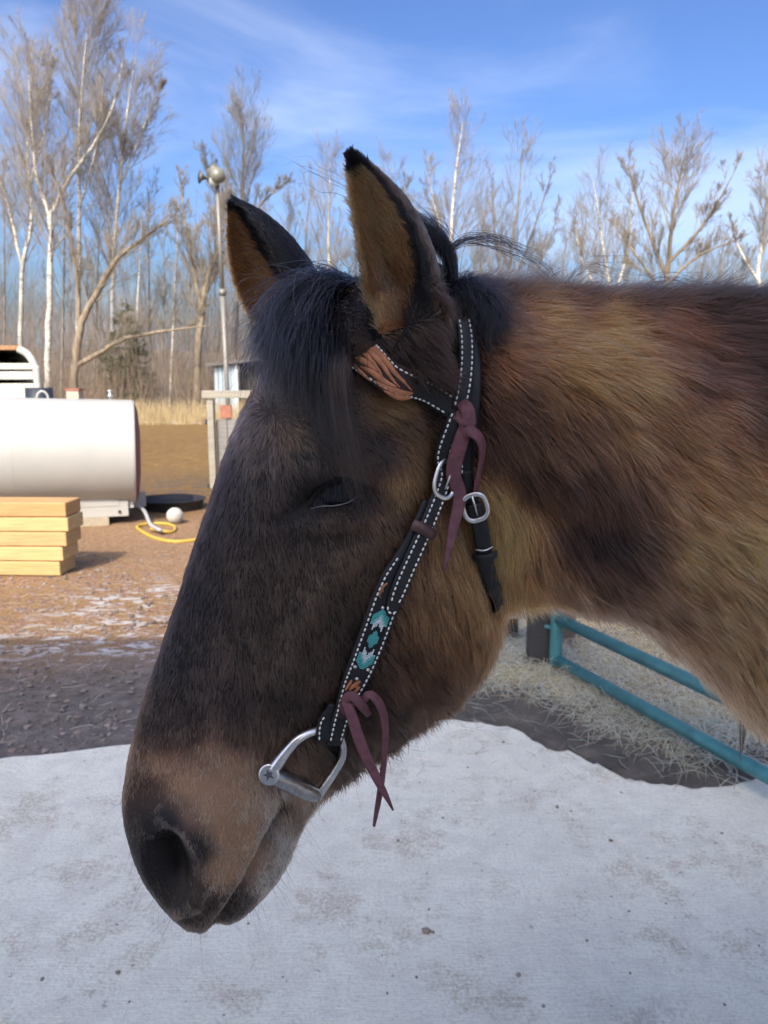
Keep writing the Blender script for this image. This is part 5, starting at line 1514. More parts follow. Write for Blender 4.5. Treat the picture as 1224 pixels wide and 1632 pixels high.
# baling twine on the gate
tw_m = plain('dirty_twine', (.10, .075, .06), .9, var=.4, scale=60)
for u0, u1, va, vb, lab in ((1187, 1180, 1105, 1214, 'frayed brown twine knotted round the bottom rail of the gate'), (1208, 1212, 1128, 1190, 'short dark twine hanging from the rail beside the longer twine')):
    y_ = 2.66 if u0 < 1200 else 2.60
    m = MB()
    for k in range(3):
        A_, B_ = at(u0 + k * 3 - 2, va, y_ - .05), at(u1 + k * 2.5, vb - k * 14, y_ - .05)
        m.tube(spline([A_, A_ * .6 + B_ * .4 + np.array([.006 * (k - 1), 0, 0]), B_], 12), [.0035] * 8 + [.003, .0025, .002, .0012], 6)
    z0_ = at(u0, va, y_ - .05)
    tag(m.build('twine', tw_m, smooth=True), lab, 'twine')

# --- hay
hay_m = hair_mat('hay_straw', rough=.5, rrough=.7)
hay = empty('hay_pile', (1.6, 4.0, 0)); tag(hay, 'loose heap of pale hay behind the gate', 'hay', kind='stuff')
def hz(x, y):
    P = np.stack([x, y, 0 * x], 1)
    d = np.exp(-(((x - 2.05) / .62) ** 2 + ((y - 4.35) / .55) ** 2)) * .46 + np.exp(-(((x - .75) / .5) ** 2 + ((y - 3.6) / .3) ** 2)) * .03 + np.exp(-(((x - 1.45) / .65) ** 2 + ((y - 3.3) / .45) ** 2)) * .03
    return d * (1 + .35 * vnoise(P, 5, 4)) + .004
xs, ys_ = np.meshgrid(np.linspace(.3, 3.4, 90), np.linspace(2.45, 5.1, 80))
xx, yy = xs.ravel(), ys_.ravel()
zz = hz(xx, yy) - .02
e1 = np.array([ground(u, v)[:2] for u, v in ((700, 1120), (780, 1105), (850, 1120), (930, 1160), (1000, 1195), (1080, 1222), (1160, 1228), (1224, 1215), (1400, 1190))])
lim = np.interp(xx, e1[:, 0], e1[:, 1])
zz = np.where(yy < lim + .1, -.03, zz)
mesh_obj('hay_base', np.stack([xx, yy, zz], 1), [(j * 90 + i, j * 90 + i + 1, (j + 1) * 90 + i + 1, (j + 1) * 90 + i) for j in range(79) for i in range(89)], plain('hay_base', (.30, .22, .115), .95, var=.4, scale=40, bump=.6), hay, True)
nh = 26000
hx = RNG.uniform(.3, 3.2, nh); hy = RNG.uniform(2.4, 5.0, nh)
lim = np.interp(hx, e1[:, 0], e1[:, 1]) + .05 * RNG.standard_normal(nh)
keep = (hy > lim) & ((hx > .45) | (RNG.random(nh) < .3))
hx, hy = hx[keep], hy[keep]; n_ = len(hx)
az_ = RNG.uniform(0, 6.28, n_); ln_ = RNG.uniform(.04, .17, n_)
t = np.linspace(0, 1, 5)
cur = RNG.standard_normal(n_) * .9
ang_ = az_[:, None] + cur[:, None] * t[None, :]
dxy = np.stack([np.cos(ang_), np.sin(ang_)], 2) * (ln_ / 4)[:, None, None]
xy = np.stack([hx, hy], 1)[:, None, :] + np.cumsum(dxy, 1)
zb = hz(xy[:, :, 0].ravel(), xy[:, :, 1].ravel()).reshape(n_, 5)
z = zb + RNG.uniform(.0, .022, n_)[:, None] + (RNG.random(n_) ** 3 * .06)[:, None] * np.sin(t * math.pi)[None, :] + (RNG.standard_normal(n_) * .02)[:, None] * (t - .5)[None, :]
P_ = np.concatenate([xy, np.maximum(z, .006)[:, :, None]], 2)
tone_ = np.array([.68, .49, .24]) * np.exp(.30 * RNG.standard_normal(n_))[:, None] * (1 + .06 * RNG.standard_normal((n_, 3)))
curves_obj('straw', P_, np.tile(np.array([1, 1, 1, .9, .5]), (n_, 1)) * RNG.uniform(.0011, .0022, n_)[:, None], np.clip(tone_, .05, .9), hay_m, hay)
# straw wisps drifted on the yard
nw = 900
wx = RNG.uniform(-3.3, 1.8, nw); wy = 3.05 + RNG.random(nw) ** 1.5 * 4
az_ = RNG.uniform(0, 6.28, nw); ln_ = RNG.uniform(.03, .13, nw)
ang_ = az_[:, None] + (RNG.standard_normal(nw) * .6)[:, None] * t[None, :]
xy = np.stack([wx, wy], 1)[:, None, :] + np.cumsum(np.stack([np.cos(ang_), np.sin(ang_)], 2) * (ln_ / 4)[:, None, None], 1)
nm = 260
wx2 = RNG.uniform(.1, 2.2, nm); wy2 = 2.62 + RNG.random(nm) * 1.1
xy[:nm] += (np.stack([wx2, wy2], 1) - np.stack([wx[:nm], wy[:nm]], 1))[:, None, :]
zz_ = np.maximum(gz(xy[:, :, 0].ravel(), xy[:, :, 1].ravel()).reshape(nw, 5) + .006, np.where((xy[:, :, 1] < 3.0) | ((xy[:, :, 0] > .05) & (xy[:, :, 1] < 5)), .017, -1)) + (RNG.random(nw) * .008)[:, None]
_sw = curves_obj('straw_litter', np.concatenate([xy, zz_[:, :, None]], 2), np.tile(np.array([1, 1, 1, .9, .5]), (nw, 1)) * RNG.uniform(.0009, .0018, nw)[:, None], np.clip(np.array([.5, .40, .25]) * np.exp(.3 * RNG.standard_normal(nw))[:, None], .05, .9), hay_m, None)
tag(_sw, 'stray straws scattered over the dirt yard', kind='stuff')

# ================================================================== BRIDLE
leather_m = plain('black_leather', (.012, .012, .0135), .5, var=.25, scale=90, bump=.12, bscale=500, spec=.3)
brownl_m = plain('brown_leather_keeper', (.055, .022, .017), .45, var=.25, scale=90)
latigo_m = plain('burgundy_latigo', (.115, .036, .044), .62, var=.28, scale=120, bump=.2, bscale=700)
thread_m = plain('white_thread', (.72, .70, .64), .8, var=.06, scale=200)
silver_m = plain('brushed_silver', (.62, .60, .57), .28, 1.0, var=.10, scale=150, bump=.05)
tan_m = plain('tooled_tan_leather', (.36, .135, .055), .55, var=.30, scale=160, bump=.25, bscale=900)
ant_m = plain('tooled_dark_ground', (.030, .014, .010), .7, var=.4, scale=400, bump=.5, bscale=1200)
bridle = empty('bridle', tuple(map(float, HM - np.array([0, .02, .05]))))
tag(bridle, 'black western bridle with white stitching, beaded cheek strap and burgundy ties', 'bridle')

def ribbon(P, Nn, width, th, name, mat, parent, dome=.25):
    """strap with rounded edges along P; width may vary along it"""
    P = np.asarray(P); k = len(P)
    w = np.full(k, width) if np.isscalar(width) else np.interp(np.linspace(0, 1, k), np.linspace(0, 1, len(width)), width)
    T = np.gradient(P, axis=0); T /= np.linalg.norm(T, axis=1, keepdims=True)
    S_ = np.cross(Nn, T); S_ /= np.linalg.norm(S_, axis=1, keepdims=True)
    N2 = np.cross(T, S_)
    prof = [(-.5, .15), (-.47, .75), (-.40, 1.0), (-.2, 1.0 + dome * .7), (0, 1 + dome), (.2, 1.0 + dome * .7), (.40, 1.0), (.47, .75), (.5, .15), (.46, -.1), (-.46, -.1)]
    V = np.concatenate([(P + S_ * (w * a)[:, None] + N2 * (th * b)) [:, None, :] for a, b in prof], 1).reshape(-1, 3)
    n = len(prof)
    F = [(i * n + j, i * n + (j + 1) % n, (i + 1) * n + (j + 1) % n, (i + 1) * n + j) for i in range(k - 1) for j in range(n)]
    F += [tuple(range(n - 1, -1, -1)), tuple((k - 1) * n + j for j in range(n))]
    o = mesh_obj(name, V, F, mat, parent, True)
    return o, (P, S_, N2, T, w, th)
def on_strap(fr, s, a, h):
    """point on a strap: s 0..1 along, a metres across, h above its face"""
    P, S_, N2, T, w, th = fr
    k = np.linspace(0, 1, len(P))
    f = lambda X: np.array([np.interp(s, k, X[:, i]) for i in range(3)])
    return f(P) + f(S_) * a + f(N2) * (th * 1.1 + h)
def stitches(fr, inset, parent, s0=0.0, s1=1.0, sides=(-1, 1), pitch=.0050, dash=.0036, extra=None):
    P, S_, N2, T, w, th = fr
    m = MB()
    paths = []
    for sd in sides:
        ss = np.linspace(s0, s1, 240)
        ww = np.interp(ss, np.linspace(0, 1, len(w)), w)
        paths.append(np.array([on_strap(fr, s, sd * (wv / 2 - inset), .00035) for s, wv in zip(ss, ww)]))
    if extra is not None: paths.append(extra)
    for Q in paths:
        d = np.r_[0, np.cumsum(np.linalg.norm(np.diff(Q, axis=0), axis=1))]
        n = int(d[-1] / pitch)
        for i in range(n):
            a = np.array([np.interp(i * pitch + .0003, d, Q[:, k]) for k in range(3)]); b = np.array([np.interp(i * pitch + dash, d, Q[:, k]) for k in range(3)])
            V, F = tube_geo([a, a + (b - a) * .25, a + (b - a) * .75, b], [.0003, .00085, .00085, .0003], 5)
            m.add(V, F)
    o = m.build('stitching', thread_m, parent, True)
    return tag(o, kind='stuff')
OFF = .0062
# --- crown strap over the poll, both sides
cr_px = [(716, 498), (734, 528), (745, 560), (749, 600), (746, 640), (742, 664)]
Pn, Nn_ = on_head(cr_px, 40, OFF + .001)
def crown(Pn, Nn_, lift):
    Pf, Nf = mirror(Pn), Nn_ - 2 * ((Nn_ @ HN)[:, None] * HN)
    top = sag(672, 446) + np.array([0, 0, .014 + lift])
    mid = lambda A, B: (A + B) / 2
    a0 = Pn[0]; b0 = Pf[0]
    arch = spline([Pn[3], a0, a0 * .45 + top * .55 + HN * .022 + np.array([0, 0, .012]), top, b0 * .45 + top * .55 - HN * .022 + np.array([0, 0, .012]), b0, Pf[3]], 61)[10:51]
    an = np.array([(p - (HM + np.array([.045, 0.02, -.06]))) for p in arch]); an -= HF * (an @ HF)[:, None] * .6
    an /= np.linalg.norm(an, axis=1, keepdims=True)
    P = np.vstack([Pn[::-1][:-1], arch, Pf[1:]]); N_ = np.vstack([Nn_[::-1][:-1], an, Nf[1:]])
    for _ in range(12):
        for X in (P, N_): X[1:-1] = (X[:-2] + 2 * X[1:-1] + X[2:]) / 4
    return resample(P, 120), (lambda Z: Z / np.linalg.norm(Z, axis=1, keepdims=True))(resample(N_, 120))
P, N_ = crown(Pn, Nn_, 0)
crown_o, fr = ribbon(P, N_, .0205, .0030, 'crown_strap', leather_m, bridle)
# stitched cheek billet on top of the crown strap
Pn2, Nn2 = on_head([(733, 522), (737, 545), (738, 580), (735, 620), (728, 652)], 30, OFF + .0052)
o, fr = ribbon(Pn2, Nn2, .0150, .0026, 'crown_lining', leather_m, bridle)
stitches(fr, .0030, o)

# --- cheek strap: upper billet to its rounded tip
up_px = [(726, 660), (714, 695), (703, 730), (692, 765), (682, 795), (668, 832), (650, 876), (632, 920), (617, 962), (613, 972)]
Pn, Nn_ = on_head(up_px, 90, OFF + .0062, 14)
w_up = [.0158] * 18 + [.0150, .0115, .005]
upper, fru = ribbon(Pn, Nn_, w_up, .0028, 'cheek_billet', leather_m, bridle)
tipc = [on_strap(fru, .955 + .028 * math.cos(t), .0049 * math.sin(t), .0004) for t in np.linspace(-math.pi / 2, math.pi / 2, 12)]
stitches(fru, .0030, upper, 0, .955, extra=np.array(tipc))
for s in (.17, .30, .475):
    m = MB(); c = on_strap(fru, s, 0, -.0004); m.tube([c, c + fru[2][45] * .0009], .0011, 10); m.build('punch_hole', ant_m, upper)
# --- lower cheek piece: beaded and tooled
lo_px = [(674, 800), (655, 848), (634, 895), (613, 945), (594, 1000), (573, 1055), (553, 1110), (537, 1150), (527, 1176)]
Pn, Nn_ = on_head(lo_px, 110, OFF + .0012, 14)
w_lo = [.0150, .0150, .0152, .0165, .0215, .0265, .0275, .0275, .0272, .0270, .0265, .0255, .0235, .0195, .0172, .0165, .0165]
lower, frl = ribbon(Pn, Nn_, w_lo, .0036, 'cheek_piece', leather_m, bridle, .08)
stitches(frl, .0032, lower, .24, .985)
def s_of(fr, u, v):
    px = project(fr[0]); return int(np.argmin(((px - np.array([u, v])) ** 2).sum(1))) / (len(px) - 1)
# fold round the bit ring
Pn3, Nn3 = on_head([(521, 1118), (516, 1140), (514, 1165)], 16, OFF + .0040, 2)
# beadwork
s0, s1 = s_of(frl, 600, 966), s_of(frl, 571, 1062)
Lb = np.linalg.norm(np.diff(frl[0], axis=0), axis=1).sum() * (s1 - s0)
nx, pitch = 11, .00135
ny = int(Lb / pitch)
bead_cols = {'turquoise_bead': (.09, .46, .43), 'white_bead': (.78, .80, .80), 'black_bead': (.012, .012, .014), 'pale_turquoise_bead': (.28, .60, .57)}
beads = {k: MB() for k in bead_cols}
for j in range(ny):
    yv = (j + .5) / ny                   # 0 top .. 1 bottom
    for i in range(nx):
        xv = abs((i - (nx - 1) / 2) / ((nx - 1) / 2))
        dmid = abs(yv - .5) * 2
        lim = max(0.25, 1 - max(0, (dmid - .80)) / .2 * .9)
        if xv > lim: continue
        # nested chevrons round a diamond
        d = dmid + xv * .34
        if d < .32: kname = 'turquoise_bead'
        elif d < .52: kname = 'black_bead'
        elif d < .76: kname = 'white_bead'
        elif d < .86: kname = 'pale_turquoise_bead'
        else: kname = 'turquoise_bead'
        if dmid < .5 and xv > .75: kname = 'black_bead'
        s = s0 + (s1 - s0) * yv
        c = on_strap(frl, s, (i - (nx - 1) / 2) * .00142, .0003)
        T_, S2, N2 = frl[3][int(s * 109)], frl[1][int(s * 109)], frl[2][int(s * 109)]
        r = .00066
        V = [c + S2 * (r * 1.05 * a) + T_ * (r * b) + N2 * (r * 1.1 * e) for a, b, e in ((-1, -.5, 0), (-1, .5, 0), (1, .5, 0), (1, -.5, 0), (-.7, -.9, .5), (-.7, .9, .5), (.7, .9, .5), (.7, -.9, .5), (-.6, -.4, 1), (-.6, .4, 1), (.6, .4, 1), (.6, -.4, 1))]
        beads[kname].add(V, [(0, 1, 5, 4), (1, 2, 6, 5), (2, 3, 7, 6), (3, 0, 4, 7), (4, 5, 9, 8), (5, 6, 10, 9), (6, 7, 11, 10), (7, 4, 8, 11), (8, 9, 10, 11)])
for kname, mb in beads.items():
    if mb.v:
        o = mb.build('beadwork', plain(kname, bead_cols[kname], .22, var=.15, scale=400), lower, True)
        tag(o, kname.replace('_', ' ').replace(' bead', '') + ' glass beads of the inlay', kind='stuff')
def stud(fr, s, a, r=.0019, parent=lower):
    c = on_strap(fr, s, a, -.0002); n2 = fr[2][int(s * (len(fr[0]) - 1))]
    m = MB(); m.tube([c, c + n2 * r * .5, c + n2 * r * .85, c + n2 * r], [r, r * .85, r * .5, r * .08], 10); m.build('stud', silver_m, parent, True)
sb = s_of(frl, 567, 1068)
stud(frl, s0 - .008, -.0012); stud(frl, sb - .02, -.0062); stud(frl, sb - .02, .0062); stud(frl, sb + .022, 0)
# tooled leaves
def leaf(fr, pts, wmax, parent, h=.0010, mat=None, name='tooled_leaf'):
    """raised tapering leaf; pts are (s, across) on the strap"""
    Q = resample(spline(np.array(pts, float), 24), 12)
    k = len(Q)
    P3 = np.array([on_strap(fr, s, a, .0000) for s, a in Q]); T3 = np.gradient(P3, axis=0); T3 /= np.linalg.norm(T3, axis=1, keepdims=True)
    n3 = np.array([fr[2][int(np.clip(s, 0, 1) * (len(fr[0]) - 1))] for s, a in Q])
    S3 = np.cross(n3, T3)
    w = wmax * np.sin(np.linspace(.25, math.pi * .96, k)) ** .75
    V = []
    for i in range(k):
        V += [P3[i] - S3[i] * w[i] / 2 - n3[i] * .0002, P3[i] - S3[i] * w[i] * .36 + n3[i] * h, P3[i] + n3[i] * h * .72, P3[i] + S3[i] * w[i] * .36 + n3[i] * h, P3[i] + S3[i] * w[i] / 2 - n3[i] * .0002]
    F = [(i * 5 + j, i * 5 + j + 1, (i + 1) * 5 + j + 1, (i + 1) * 5 + j) for i in range(k - 1) for j in range(4)]
    return mesh_obj(name, V, F, mat or tan_m, parent, True)
def ground_panel(fr, sa, sb_, wd, parent, k=24):
    V, F = [], []
    for i in range(k):
        s = sa + (sb_ - sa) * i / (k - 1)
        ww = wd(i / (k - 1))
        V += [on_strap(fr, s, ww, .00010 - .0004 * 0), on_strap(fr, s, 0, .00018), on_strap(fr, s, -ww, .00010)]
    F = [(i * 3 + j, i * 3 + j + 1, (i + 1) * 3 + j + 1, (i + 1) * 3 + j) for i in range(k - 1) for j in range(2)]
    return mesh_obj('tooled_ground', V, F, ant_m, parent, True)
ta, tb = s_of(frl, 566, 1074), s_of(frl, 540, 1142)
ground_panel(frl, ta, tb, lambda q: .0078 * min(1, 6 * min(q, 1 - q) + .3), lower)
for pts, w in (([(ta + .008, .004), (ta + .03, .001), (ta + .06, -.002)], .0046), ([(ta + .012, -.004), (ta + .035, -.004), (ta + .065, -.0055)], .0032), ([(ta + .03, .0055), (ta + .055, .004), (ta + .085, .001)], .0034),
               ([(ta + .065, -.001), (ta + .09, -.003), (ta + .12, -.005)], .0032), ([(ta + .08, .0045), (ta + .11, .002), (ta + .135, -.002)], .003), ([(ta + .015, 0), (ta + .04, .0035), (ta + .05, .0058)], .0026)):
    leaf(frl, [(min(s, tb), a) for s, a in pts], w, lower)
ua, ub = s_of(frl, 616, 925), s_of(frl, 602, 960)
for pts, w in (([(ua, -.006), (ua + .02, -.0085), (ua + .035, -.0065)], .0022), ([(ua + .03, -.0075), (ua + .05, -.0088), (ua + .06, -.006)], .002), ([(ua + .01, -.0095), (ua + .045, -.0098)], .0016)):
    leaf(frl, pts, w, lower)
# end fold of the cheek piece
P_, N2_ = on_head([(512, 1172), (516, 1142), (526, 1112)], 18, OFF + .0015, 3)
o, fr = ribbon(P_, N2_, [.0135, .0120, .006], .0028, 'cheek_fold', leather_m, bridle); stitches(fr, .0026, o, .05, .8, sides=(1,))

# --- buckles and keepers
def oval_buckle(c, n, t, a, b, r, parent, name='buckle', flat=.55):
    s = np.cross(n, t); s /= np.linalg.norm(s)
    ang = np.linspace(0, 2 * math.pi, 40, endpoint=False)
    pts = []
    for x in ang:
        cx, sy = math.cos(x), math.sin(x)
        px_ = np.sign(cx) * abs(cx) ** .75 * a; py_ = np.sign(sy) * abs(sy) ** .75 * b
        pts.append(c + s * px_ + t * py_)
    pts = np.array(pts)
    V, F = [], []
    nn2 = 8
    for i in range(40):
        rad = pts[i] - c; rad /= np.linalg.norm(rad)
        for j in range(nn2):
            q = 2 * math.pi * j / nn2
            V.append(pts[i] + rad * r * math.cos(q) + n * r * flat * math.sin(q))
    F = [(i * nn2 + j, ((i + 1) % 40) * nn2 + j, ((i + 1) % 40) * nn2 + (j + 1) % nn2, i * nn2 + (j + 1) % nn2) for i in range(40) for j in range(nn2)]
    o = mesh_obj(name, V, F, silver_m, parent, True)
    m = MB(); m.tube([c + t * b * .95 + n * r * .9, c + t * b * .2 + n * r * 1.5, c - t * b * .55 + n * r * .9], [r * .42, r * .42, r * .3], 8); m.build('prong', silver_m, o, True)
    return o
i = int(s_of(fru, 693, 764) * 89)
c, n_, t_ = fru[0][i], fru[2][i], fru[3][i]
oval_buckle(c + n_ * .0042 - t_ * .002, n_, -t_, .0122, .0165, .0025, bridle)
i = int(s_of(fru, 664, 840) * 89)
def keeper(fr, i, wd, ln, mat, lift, name='keeper'):
    P, S_, N2, T, w, th = fr
    c = P[i]
    a = np.linspace(-1, 1, 15)
    pts = np.array([c + S_[i] * wd / 2 * x + N2[i] * (lift * (1 - abs(x) ** 4) ) for x in a])
    V = []
    for p, x in zip(pts, a):
        nrm = N2[i] * (1 - abs(x) ** 3) + S_[i] * np.sign(x) * abs(x) ** 3
        for dt, dn in ((-.5, 0), (-.45, .0018), (0, .0024), (.45, .0018), (.5, 0)): V.append(p + T[i] * ln * dt + nrm * dn)
    F = [(k * 5 + j, k * 5 + j + 1, (k + 1) * 5 + j + 1, (k + 1) * 5 + j) for k in range(14) for j in range(4)]
    return mesh_obj(name, V, F, mat, bridle, True)
keeper(fru, i, .0232, .0105, brownl_m, .0052)

# --- browband, across the forehead to the other side
Pb, Nb = on_head(BROW, 90, OFF + .0028, 10)
Pf, Nf = mirror(Pb), Nb - 2 * ((Nb @ HN)[:, None] * HN)
dmid = ((Pb - HM) @ HN)
cut = np.argmax(dmid > .004)
P = np.vstack([Pf[cut:][::-1], Pb[cut:]]); N_ = np.vstack([Nf[cut:][::-1], Nb[cut:]])
for _ in range(30):
    for X in (P, N_): X[1:-1] = (X[:-2] + 2 * X[1:-1] + X[2:]) / 4
P = resample(P, 200); N_ = resample(N_, 200)
sgn_ = np.clip(((P - HM) @ HN) / .03, -1, 1)
N_ = N_ + HN * (sgn_ * np.abs(sgn_) * .9)[:, None]; N_ /= np.linalg.norm(N_, axis=1, keepdims=True)
half = [.036, .038, .0395, .0405, .0412, .0415, .0412, .0400, .0345, .0260, .0222, .0212, .0208]
brow, frb = ribbon(P, N_, half[::-1] + half, .0034, 'browband', leather_m, bridle, .06)
stitches(frb, .0030, brow, .03, .97)
def sB(u, v): return s_of(frb, u, v)
b0, b1 = sB(556, 567), sB(662, 616)
ground_panel(frb, b0, b1, lambda q: .0135 * min(1, (1 - q) * 8 + .25), brow)
bl = b1 - b0
sg = 1.0 if (on_strap(frb, (b0 + b1) / 2, .01, 0)[2] > on_strap(frb, (b0 + b1) / 2, -.01, 0)[2]) else -1.0
petals = [  # (along 0..1, across mm up)
    ([(.05, 7.5), (.3, 8.6), (.58, 7.2), (.80, 3.4), (.95, -2)], 3.4), ([(.0, 4.6), (.28, 5.6), (.52, 4.6), (.72, 1.8), (.86, -3)], 3.2), ([(.0, 1.6), (.26, 2.6), (.46, 2.0), (.62, .0), (.74, -3.0)], 3.0),
    ([(.97, -3.6), (.90, -5.6), (.78, -6.6), (.70, -7.6)], 3.6), ([(.84, -3.6), (.76, -4.2), (.64, -4.6), (.55, -6.6)], 3.4), ([(.66, -2.2), (.56, -2.4), (.46, -3.6), (.42, -6.0)], 3.2), ([(.97, -6.4), (.90, -8.4), (.78, -9.0)], 2.8),
    ([(.40, -1.4), (.32, -2.6), (.30, -5.2), (.38, -6.6)], 2.6), ([(.02, -1.4), (.14, -1.6), (.28, -3.2)], 2.8), ([(.0, -4.4), (.10, -5.2), (.22, -7.0)], 2.8), ([(.18, 9.0), (.05, 9.4), (-.02, 9.0)], 2.0), ([(.5, -8.0), (.58, -9.0), (.68, -9.3)], 1.8)]
for pts, w in petals:
    leaf(frb, [(b0 + bl * a, sg * c_ * .00140) for a, c_ in pts], w * .00185, brow, .0013)
# mirrored inlay on the far half: a strip of turquoise beads
m = MB()
for i in range(26):
    for j in range(8):
        s = 1 - (b0 + bl * (i / 26 * .9)); c = on_strap(frb, s, (j - 3.5) * .0022, .0004); r = .0009
        V, F = tube_geo([c - np.array([r, 0, 0]), c + np.array([r, 0, 0])], r, 6); m.add(V, F)
tag(m.build('beadwork', plain('far_turquoise', (.10, .48, .48), .25), brow), kind='stuff')

# --- throat latch with its own buckle
Pt, Nt = on_head(THROAT, 80, OFF + .0005, 12)
# carry on under the jaw to the far side
under = [Pt[-1], Pt[-1] - HN * .022 + np.array([.004, 0, -.010]), sag(752, 985) + np.array([.0, 0, -.004]), mirror(Pt[-1] - HN * .022 + np.array([.004, 0, -.010])), mirror(Pt[-1])]
tl, frt = ribbon(Pt[:34], Nt[:34], .0125, .0026, 'throat_latch', leather_m, bridle)
stitches(frt, .0026, tl, .5, .98, sides=(-1,))
i0 = 30
tl2, frt2 = ribbon(Pt[i0:], Nt[i0:], [.0135] * 5, .0030, 'throat_strap', leather_m, bridle)
Pq, Nq = on_head([(752, 795), (764, 840), (772, 884), (780, 920), (788, 948)], 40, OFF + .0058, 10)
bil, frq = ribbon(Pq, Nq, [.0150] * 8 + [.014, .007], .0030, 'throat_billet', leather_m, bridle)
i = int(s_of(frq, 757, 806) * 39)
oval_buckle(frq[0][i] + frq[2][i] * .0042, frq[2][i], -frq[3][i], .0108, .0128, .0024, bridle)
i = int(s_of(frq, 769, 884) * 39)
keeper(frq, i, .0195, .0085, leather_m, .0050)
i = int(s_of(frq, 768, 874) * 39)
m = MB(); a_ = on_strap(frq, i / 39, -.0088, -.002); b_ = on_strap(frq, i / 39, 0, .0022); c_ = on_strap(frq, i / 39, .0088, -.002); m.tube(spline([a_, b_, c_], 14), .0008, 6); m.build('keeper_edge', silver_m, bridle, True)
arr = resample(spline(under, 40), 40)
cn = arr - (sag(700, 950)); cn -= 0
cn /= np.linalg.norm(cn, axis=1, keepdims=True)
ribbon(arr, cn, .0125, .0026, 'under_jaw_strap', leather_m, bridle)
Pm, Nm_ = mirror(Pt), Nt - 2 * ((Nt @ HN)[:, None] * HN)
ribbon(Pm, Nm_, .0125, .0026, 'throat_strap', leather_m, bridle)
Pc, Nc = on_head([(728, 655)] + lo_px, 90, OFF + .002, 10)
ribbon(mirror(Pc), Nc - 2 * ((Nc @ HN)[:, None] * HN), .018, .0030, 'cheek_strap', leather_m, bridle)

# --- burgundy ties
def thong(pts, width, parent=bridle, th=.0022, name='leather_tie', face=None, n=40):
    P = resample(spline(np.array(pts), 120), n)
    T = np.gradient(P, axis=0); T /= np.linalg.norm(T, axis=1, keepdims=True)
    f = np.array(face if face is not None else (.12, -1, .1)); 
    if f.ndim == 1: f = np.tile(f, (n, 1))
    else: f = np.stack([np.interp(np.linspace(0, 1, n), np.linspace(0, 1, len(f)), f[:, k]) for k in range(3)], 1)
    f = f - T * (f * T).sum(1, keepdims=True); f /= np.linalg.norm(f, axis=1, keepdims=True)
    o, fr = ribbon(P, f, width, th, name, latigo_m, parent, .1)
    return o
def lifted(u, v, o):
    p, q = hit(u, v)
    if p is None: p, q = nearest(at(u, v, .66)); p = at(u, v, p[1] - .01); q = np.array([0, -1, 0])
    return p + q * o
thong([lifted(729, 640, .010), lifted(738, 652, .017), lifted(742, 668, .018), lifted(738, 684, .017), lifted(730, 694, .012)], [.010, .013, .0135, .013, .011], name='tie_wrap', th=.0026)
thong([lifted(724, 660, .013), lifted(736, 668, .019), lifted(748, 674, .014)], [.010, .012, .010], name='tie_wrap', th=.0024, face=(-.3, -1, .3))
thong([lifted(738, 682, .016), lifted(731, 700, .018), lifted(722, 745, .018), lifted(712, 790, .018), lifted(702, 840, .017), lifted(695, 880, .016), lifted(691, 905, .015)], [.0135, .0140, .0142, .0135, .0118, .0095, .0062, .002])
thong([lifted(733, 690, .017), lifted(744, 684, .021), lifted(758, 694, .020), lifted(762, 712, .017), lifted(757, 745, .014), lifted(751, 786, .012)], [.010, .0115, .012, .0095, .0085, .0075, .003], face=[(.2, -1, .3), (.4, -.8, .5), (.8, -.6, .2), (.9, -.45, 0), (.8, -.6, 0), (.7, -.7, 0)])
# lower tie at the bit end
k0 = lifted(556, 1108, .014)
thong([lifted(546, 1130, .008), lifted(550, 1108, .013), lifted(560, 1096, .016), lifted(570, 1106, .017), lifted(580, 1122, .014)], [.006, .0085, .009, .009, .007], name='tie_knot', face=[(-.3, -1, 0), (-.2, -1, .3), (.2, -1, .4), (.3, -1, 0), (.3, -1, 0)], th=.0026)
yk = k0[1]
def fr_pt(u, v, dy): return at(u, v, yk + dy)
thong([lifted(553, 1106, .014), fr_pt(560, 1140, -.004), fr_pt(577, 1190, -.008), fr_pt(600, 1240, -.010), fr_pt(615, 1268, -.010), fr_pt(626, 1290, -.010)], [.0095, .0105, .0105, .0098, .0085, .0060, .0018])
thong([lifted(572, 1106, .013), fr_pt(590, 1107, -.004), fr_pt(606, 1126, -.003), fr_pt(613, 1160, 0), fr_pt(611, 1210, .002), fr_pt(604, 1265, .002), fr_pt(595, 1316, .002)], [.007, .0085, .0088, .0082, .0080, .0080, .0062, .0016], face=[(.1, -.8, .6), (.3, -.8, .6), (.75, -.65, .2), (.85, -.5, 0), (.8, -.6, 0), (.7, -.7, 0), (.6, -.8, 0)])

# --- bit: stirrup-shaped cheek ring with a thick bar
bit = empty('bit', tuple(map(float, lifted(480, 1230, .01))))
tag(bit, 'polished steel bit ring shaped like a stirrup at the corner of the mouth', 'bit')
base = [hit(u, v)[0] for u, v in ((440, 1240), (500, 1270), (520, 1180), (470, 1190))]
pc = np.mean(base, axis=0); pn = np.mean([hit(u, v)[1] for u, v in ((440, 1240), (500, 1260), (520, 1180), (470, 1190))], axis=0); pn /= np.linalg.norm(pn)
def bp(u, v, o=.0085):
    d = ray(u, v); o0 = np.array([0, 0, CAM_H])
    q = pc + pn * o
    return o0 + d * (((q - o0) @ pn) / (d @ pn))
ringp = [bp(434, 1228), bp(443, 1216), bp(458, 1196), bp(474, 1179), bp(491, 1169), bp(508, 1164), bp(526, 1162), bp(540, 1170), bp(547, 1188), bp(545, 1208), bp(533, 1230), bp(518, 1252), bp(506, 1270)]
n_ = 80
rr_ = np.interp(np.linspace(0, 1, n_), [0, .06, .14, .3, .8, .93, 1], [.0062, .0060, .0048, .0039, .0039, .0044, .0048])
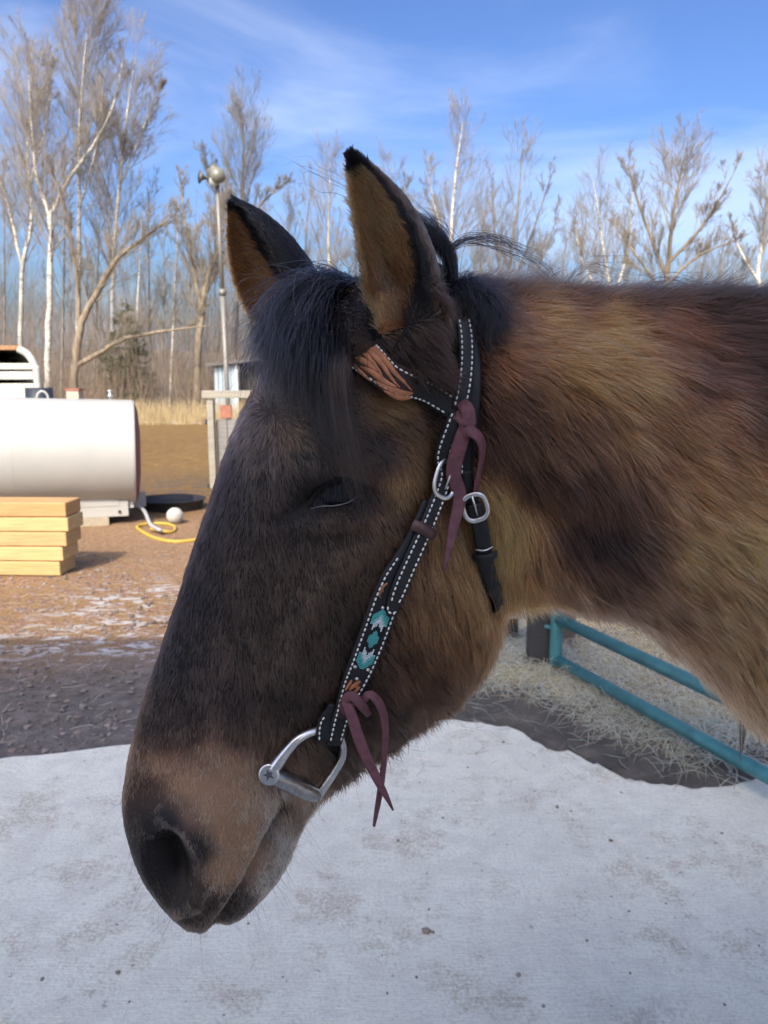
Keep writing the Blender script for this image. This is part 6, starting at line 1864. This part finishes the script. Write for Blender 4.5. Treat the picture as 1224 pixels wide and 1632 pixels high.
m = MB(); m.tube(resample(spline(ringp, 200), n_), rr_, 14); m.build('ring', silver_m, bit, True)
e0, e1 = bp(432, 1234, .009), bp(506, 1268, .008)
ax_ = (e1 - e0) / np.linalg.norm(e1 - e0)
s_ = np.linspace(0, 1, 13)
barp = [e0 + (e1 - e0) * x for x in s_]
m = MB(); m.tube(barp, [.0060, .0078, .0084, .0087, .0088, .0088, .0088, .0087, .0086, .0084, .0081, .0075, .0060], 22); m.build('bar', plain('brushed_bar_steel', (.34, .33, .32), .33, 1.0, var=.25, scale=220), bit, True)
# flat round boss with a stamped star
bn = pn * .75 - ax_ * .5; bn /= np.linalg.norm(bn)
bc = e0 - ax_ * .0020
m = MB(); m.tube([bc - bn * .004, bc + bn * .0030, bc + bn * .0042, bc + bn * .0044], [.0098, .0100, .0090, .0070], 26); boss = m.build('boss', silver_m, bit, True)
b1_ = np.cross(bn, [0, 0, 1]); b1_ /= np.linalg.norm(b1_); b2_ = np.cross(bn, b1_)
V = [bc + bn * .0047] + [bc + bn * .00455 + (b1_ * math.cos(x) + b2_ * math.sin(x)) * (.0058 if k % 2 == 0 else .0024) for k, x in enumerate(np.linspace(0, 2 * math.pi, 10, endpoint=False))]
mesh_obj('star_emblem', V, [(0, 1 + k, 1 + (k + 1) % 10) for k in range(10)], plain('dark_engraving', (.10, .10, .10), .5, .6), boss)
# small loop into the mouth
lp = bp(458, 1262, .003)
m = MB(); a = np.linspace(0, 2 * math.pi, 24); m.tube([lp + (ax_ * math.cos(x) + np.cross(pn, ax_) * math.sin(x)) * .0056 + pn * .0015 * math.sin(2 * x) for x in a], .0017, 8, False); m.build('mouth_loop', silver_m, bit, True)
m = MB(); m.tube([lp, lp - pn * .022, lp - pn * .06 - HN * 0, mirror(lp - pn * .02), mirror(lp)], .005, 10); m.build('mouthpiece', silver_m, bit, True)
m = MB(); m.tube(mirror(resample(spline(ringp, 200), n_)), rr_, 10); m.build('ring', silver_m, bit, True)
m = MB(); m.tube(mirror(np.array(barp)), .0066, 14); m.build('bar', silver_m, bit, True)
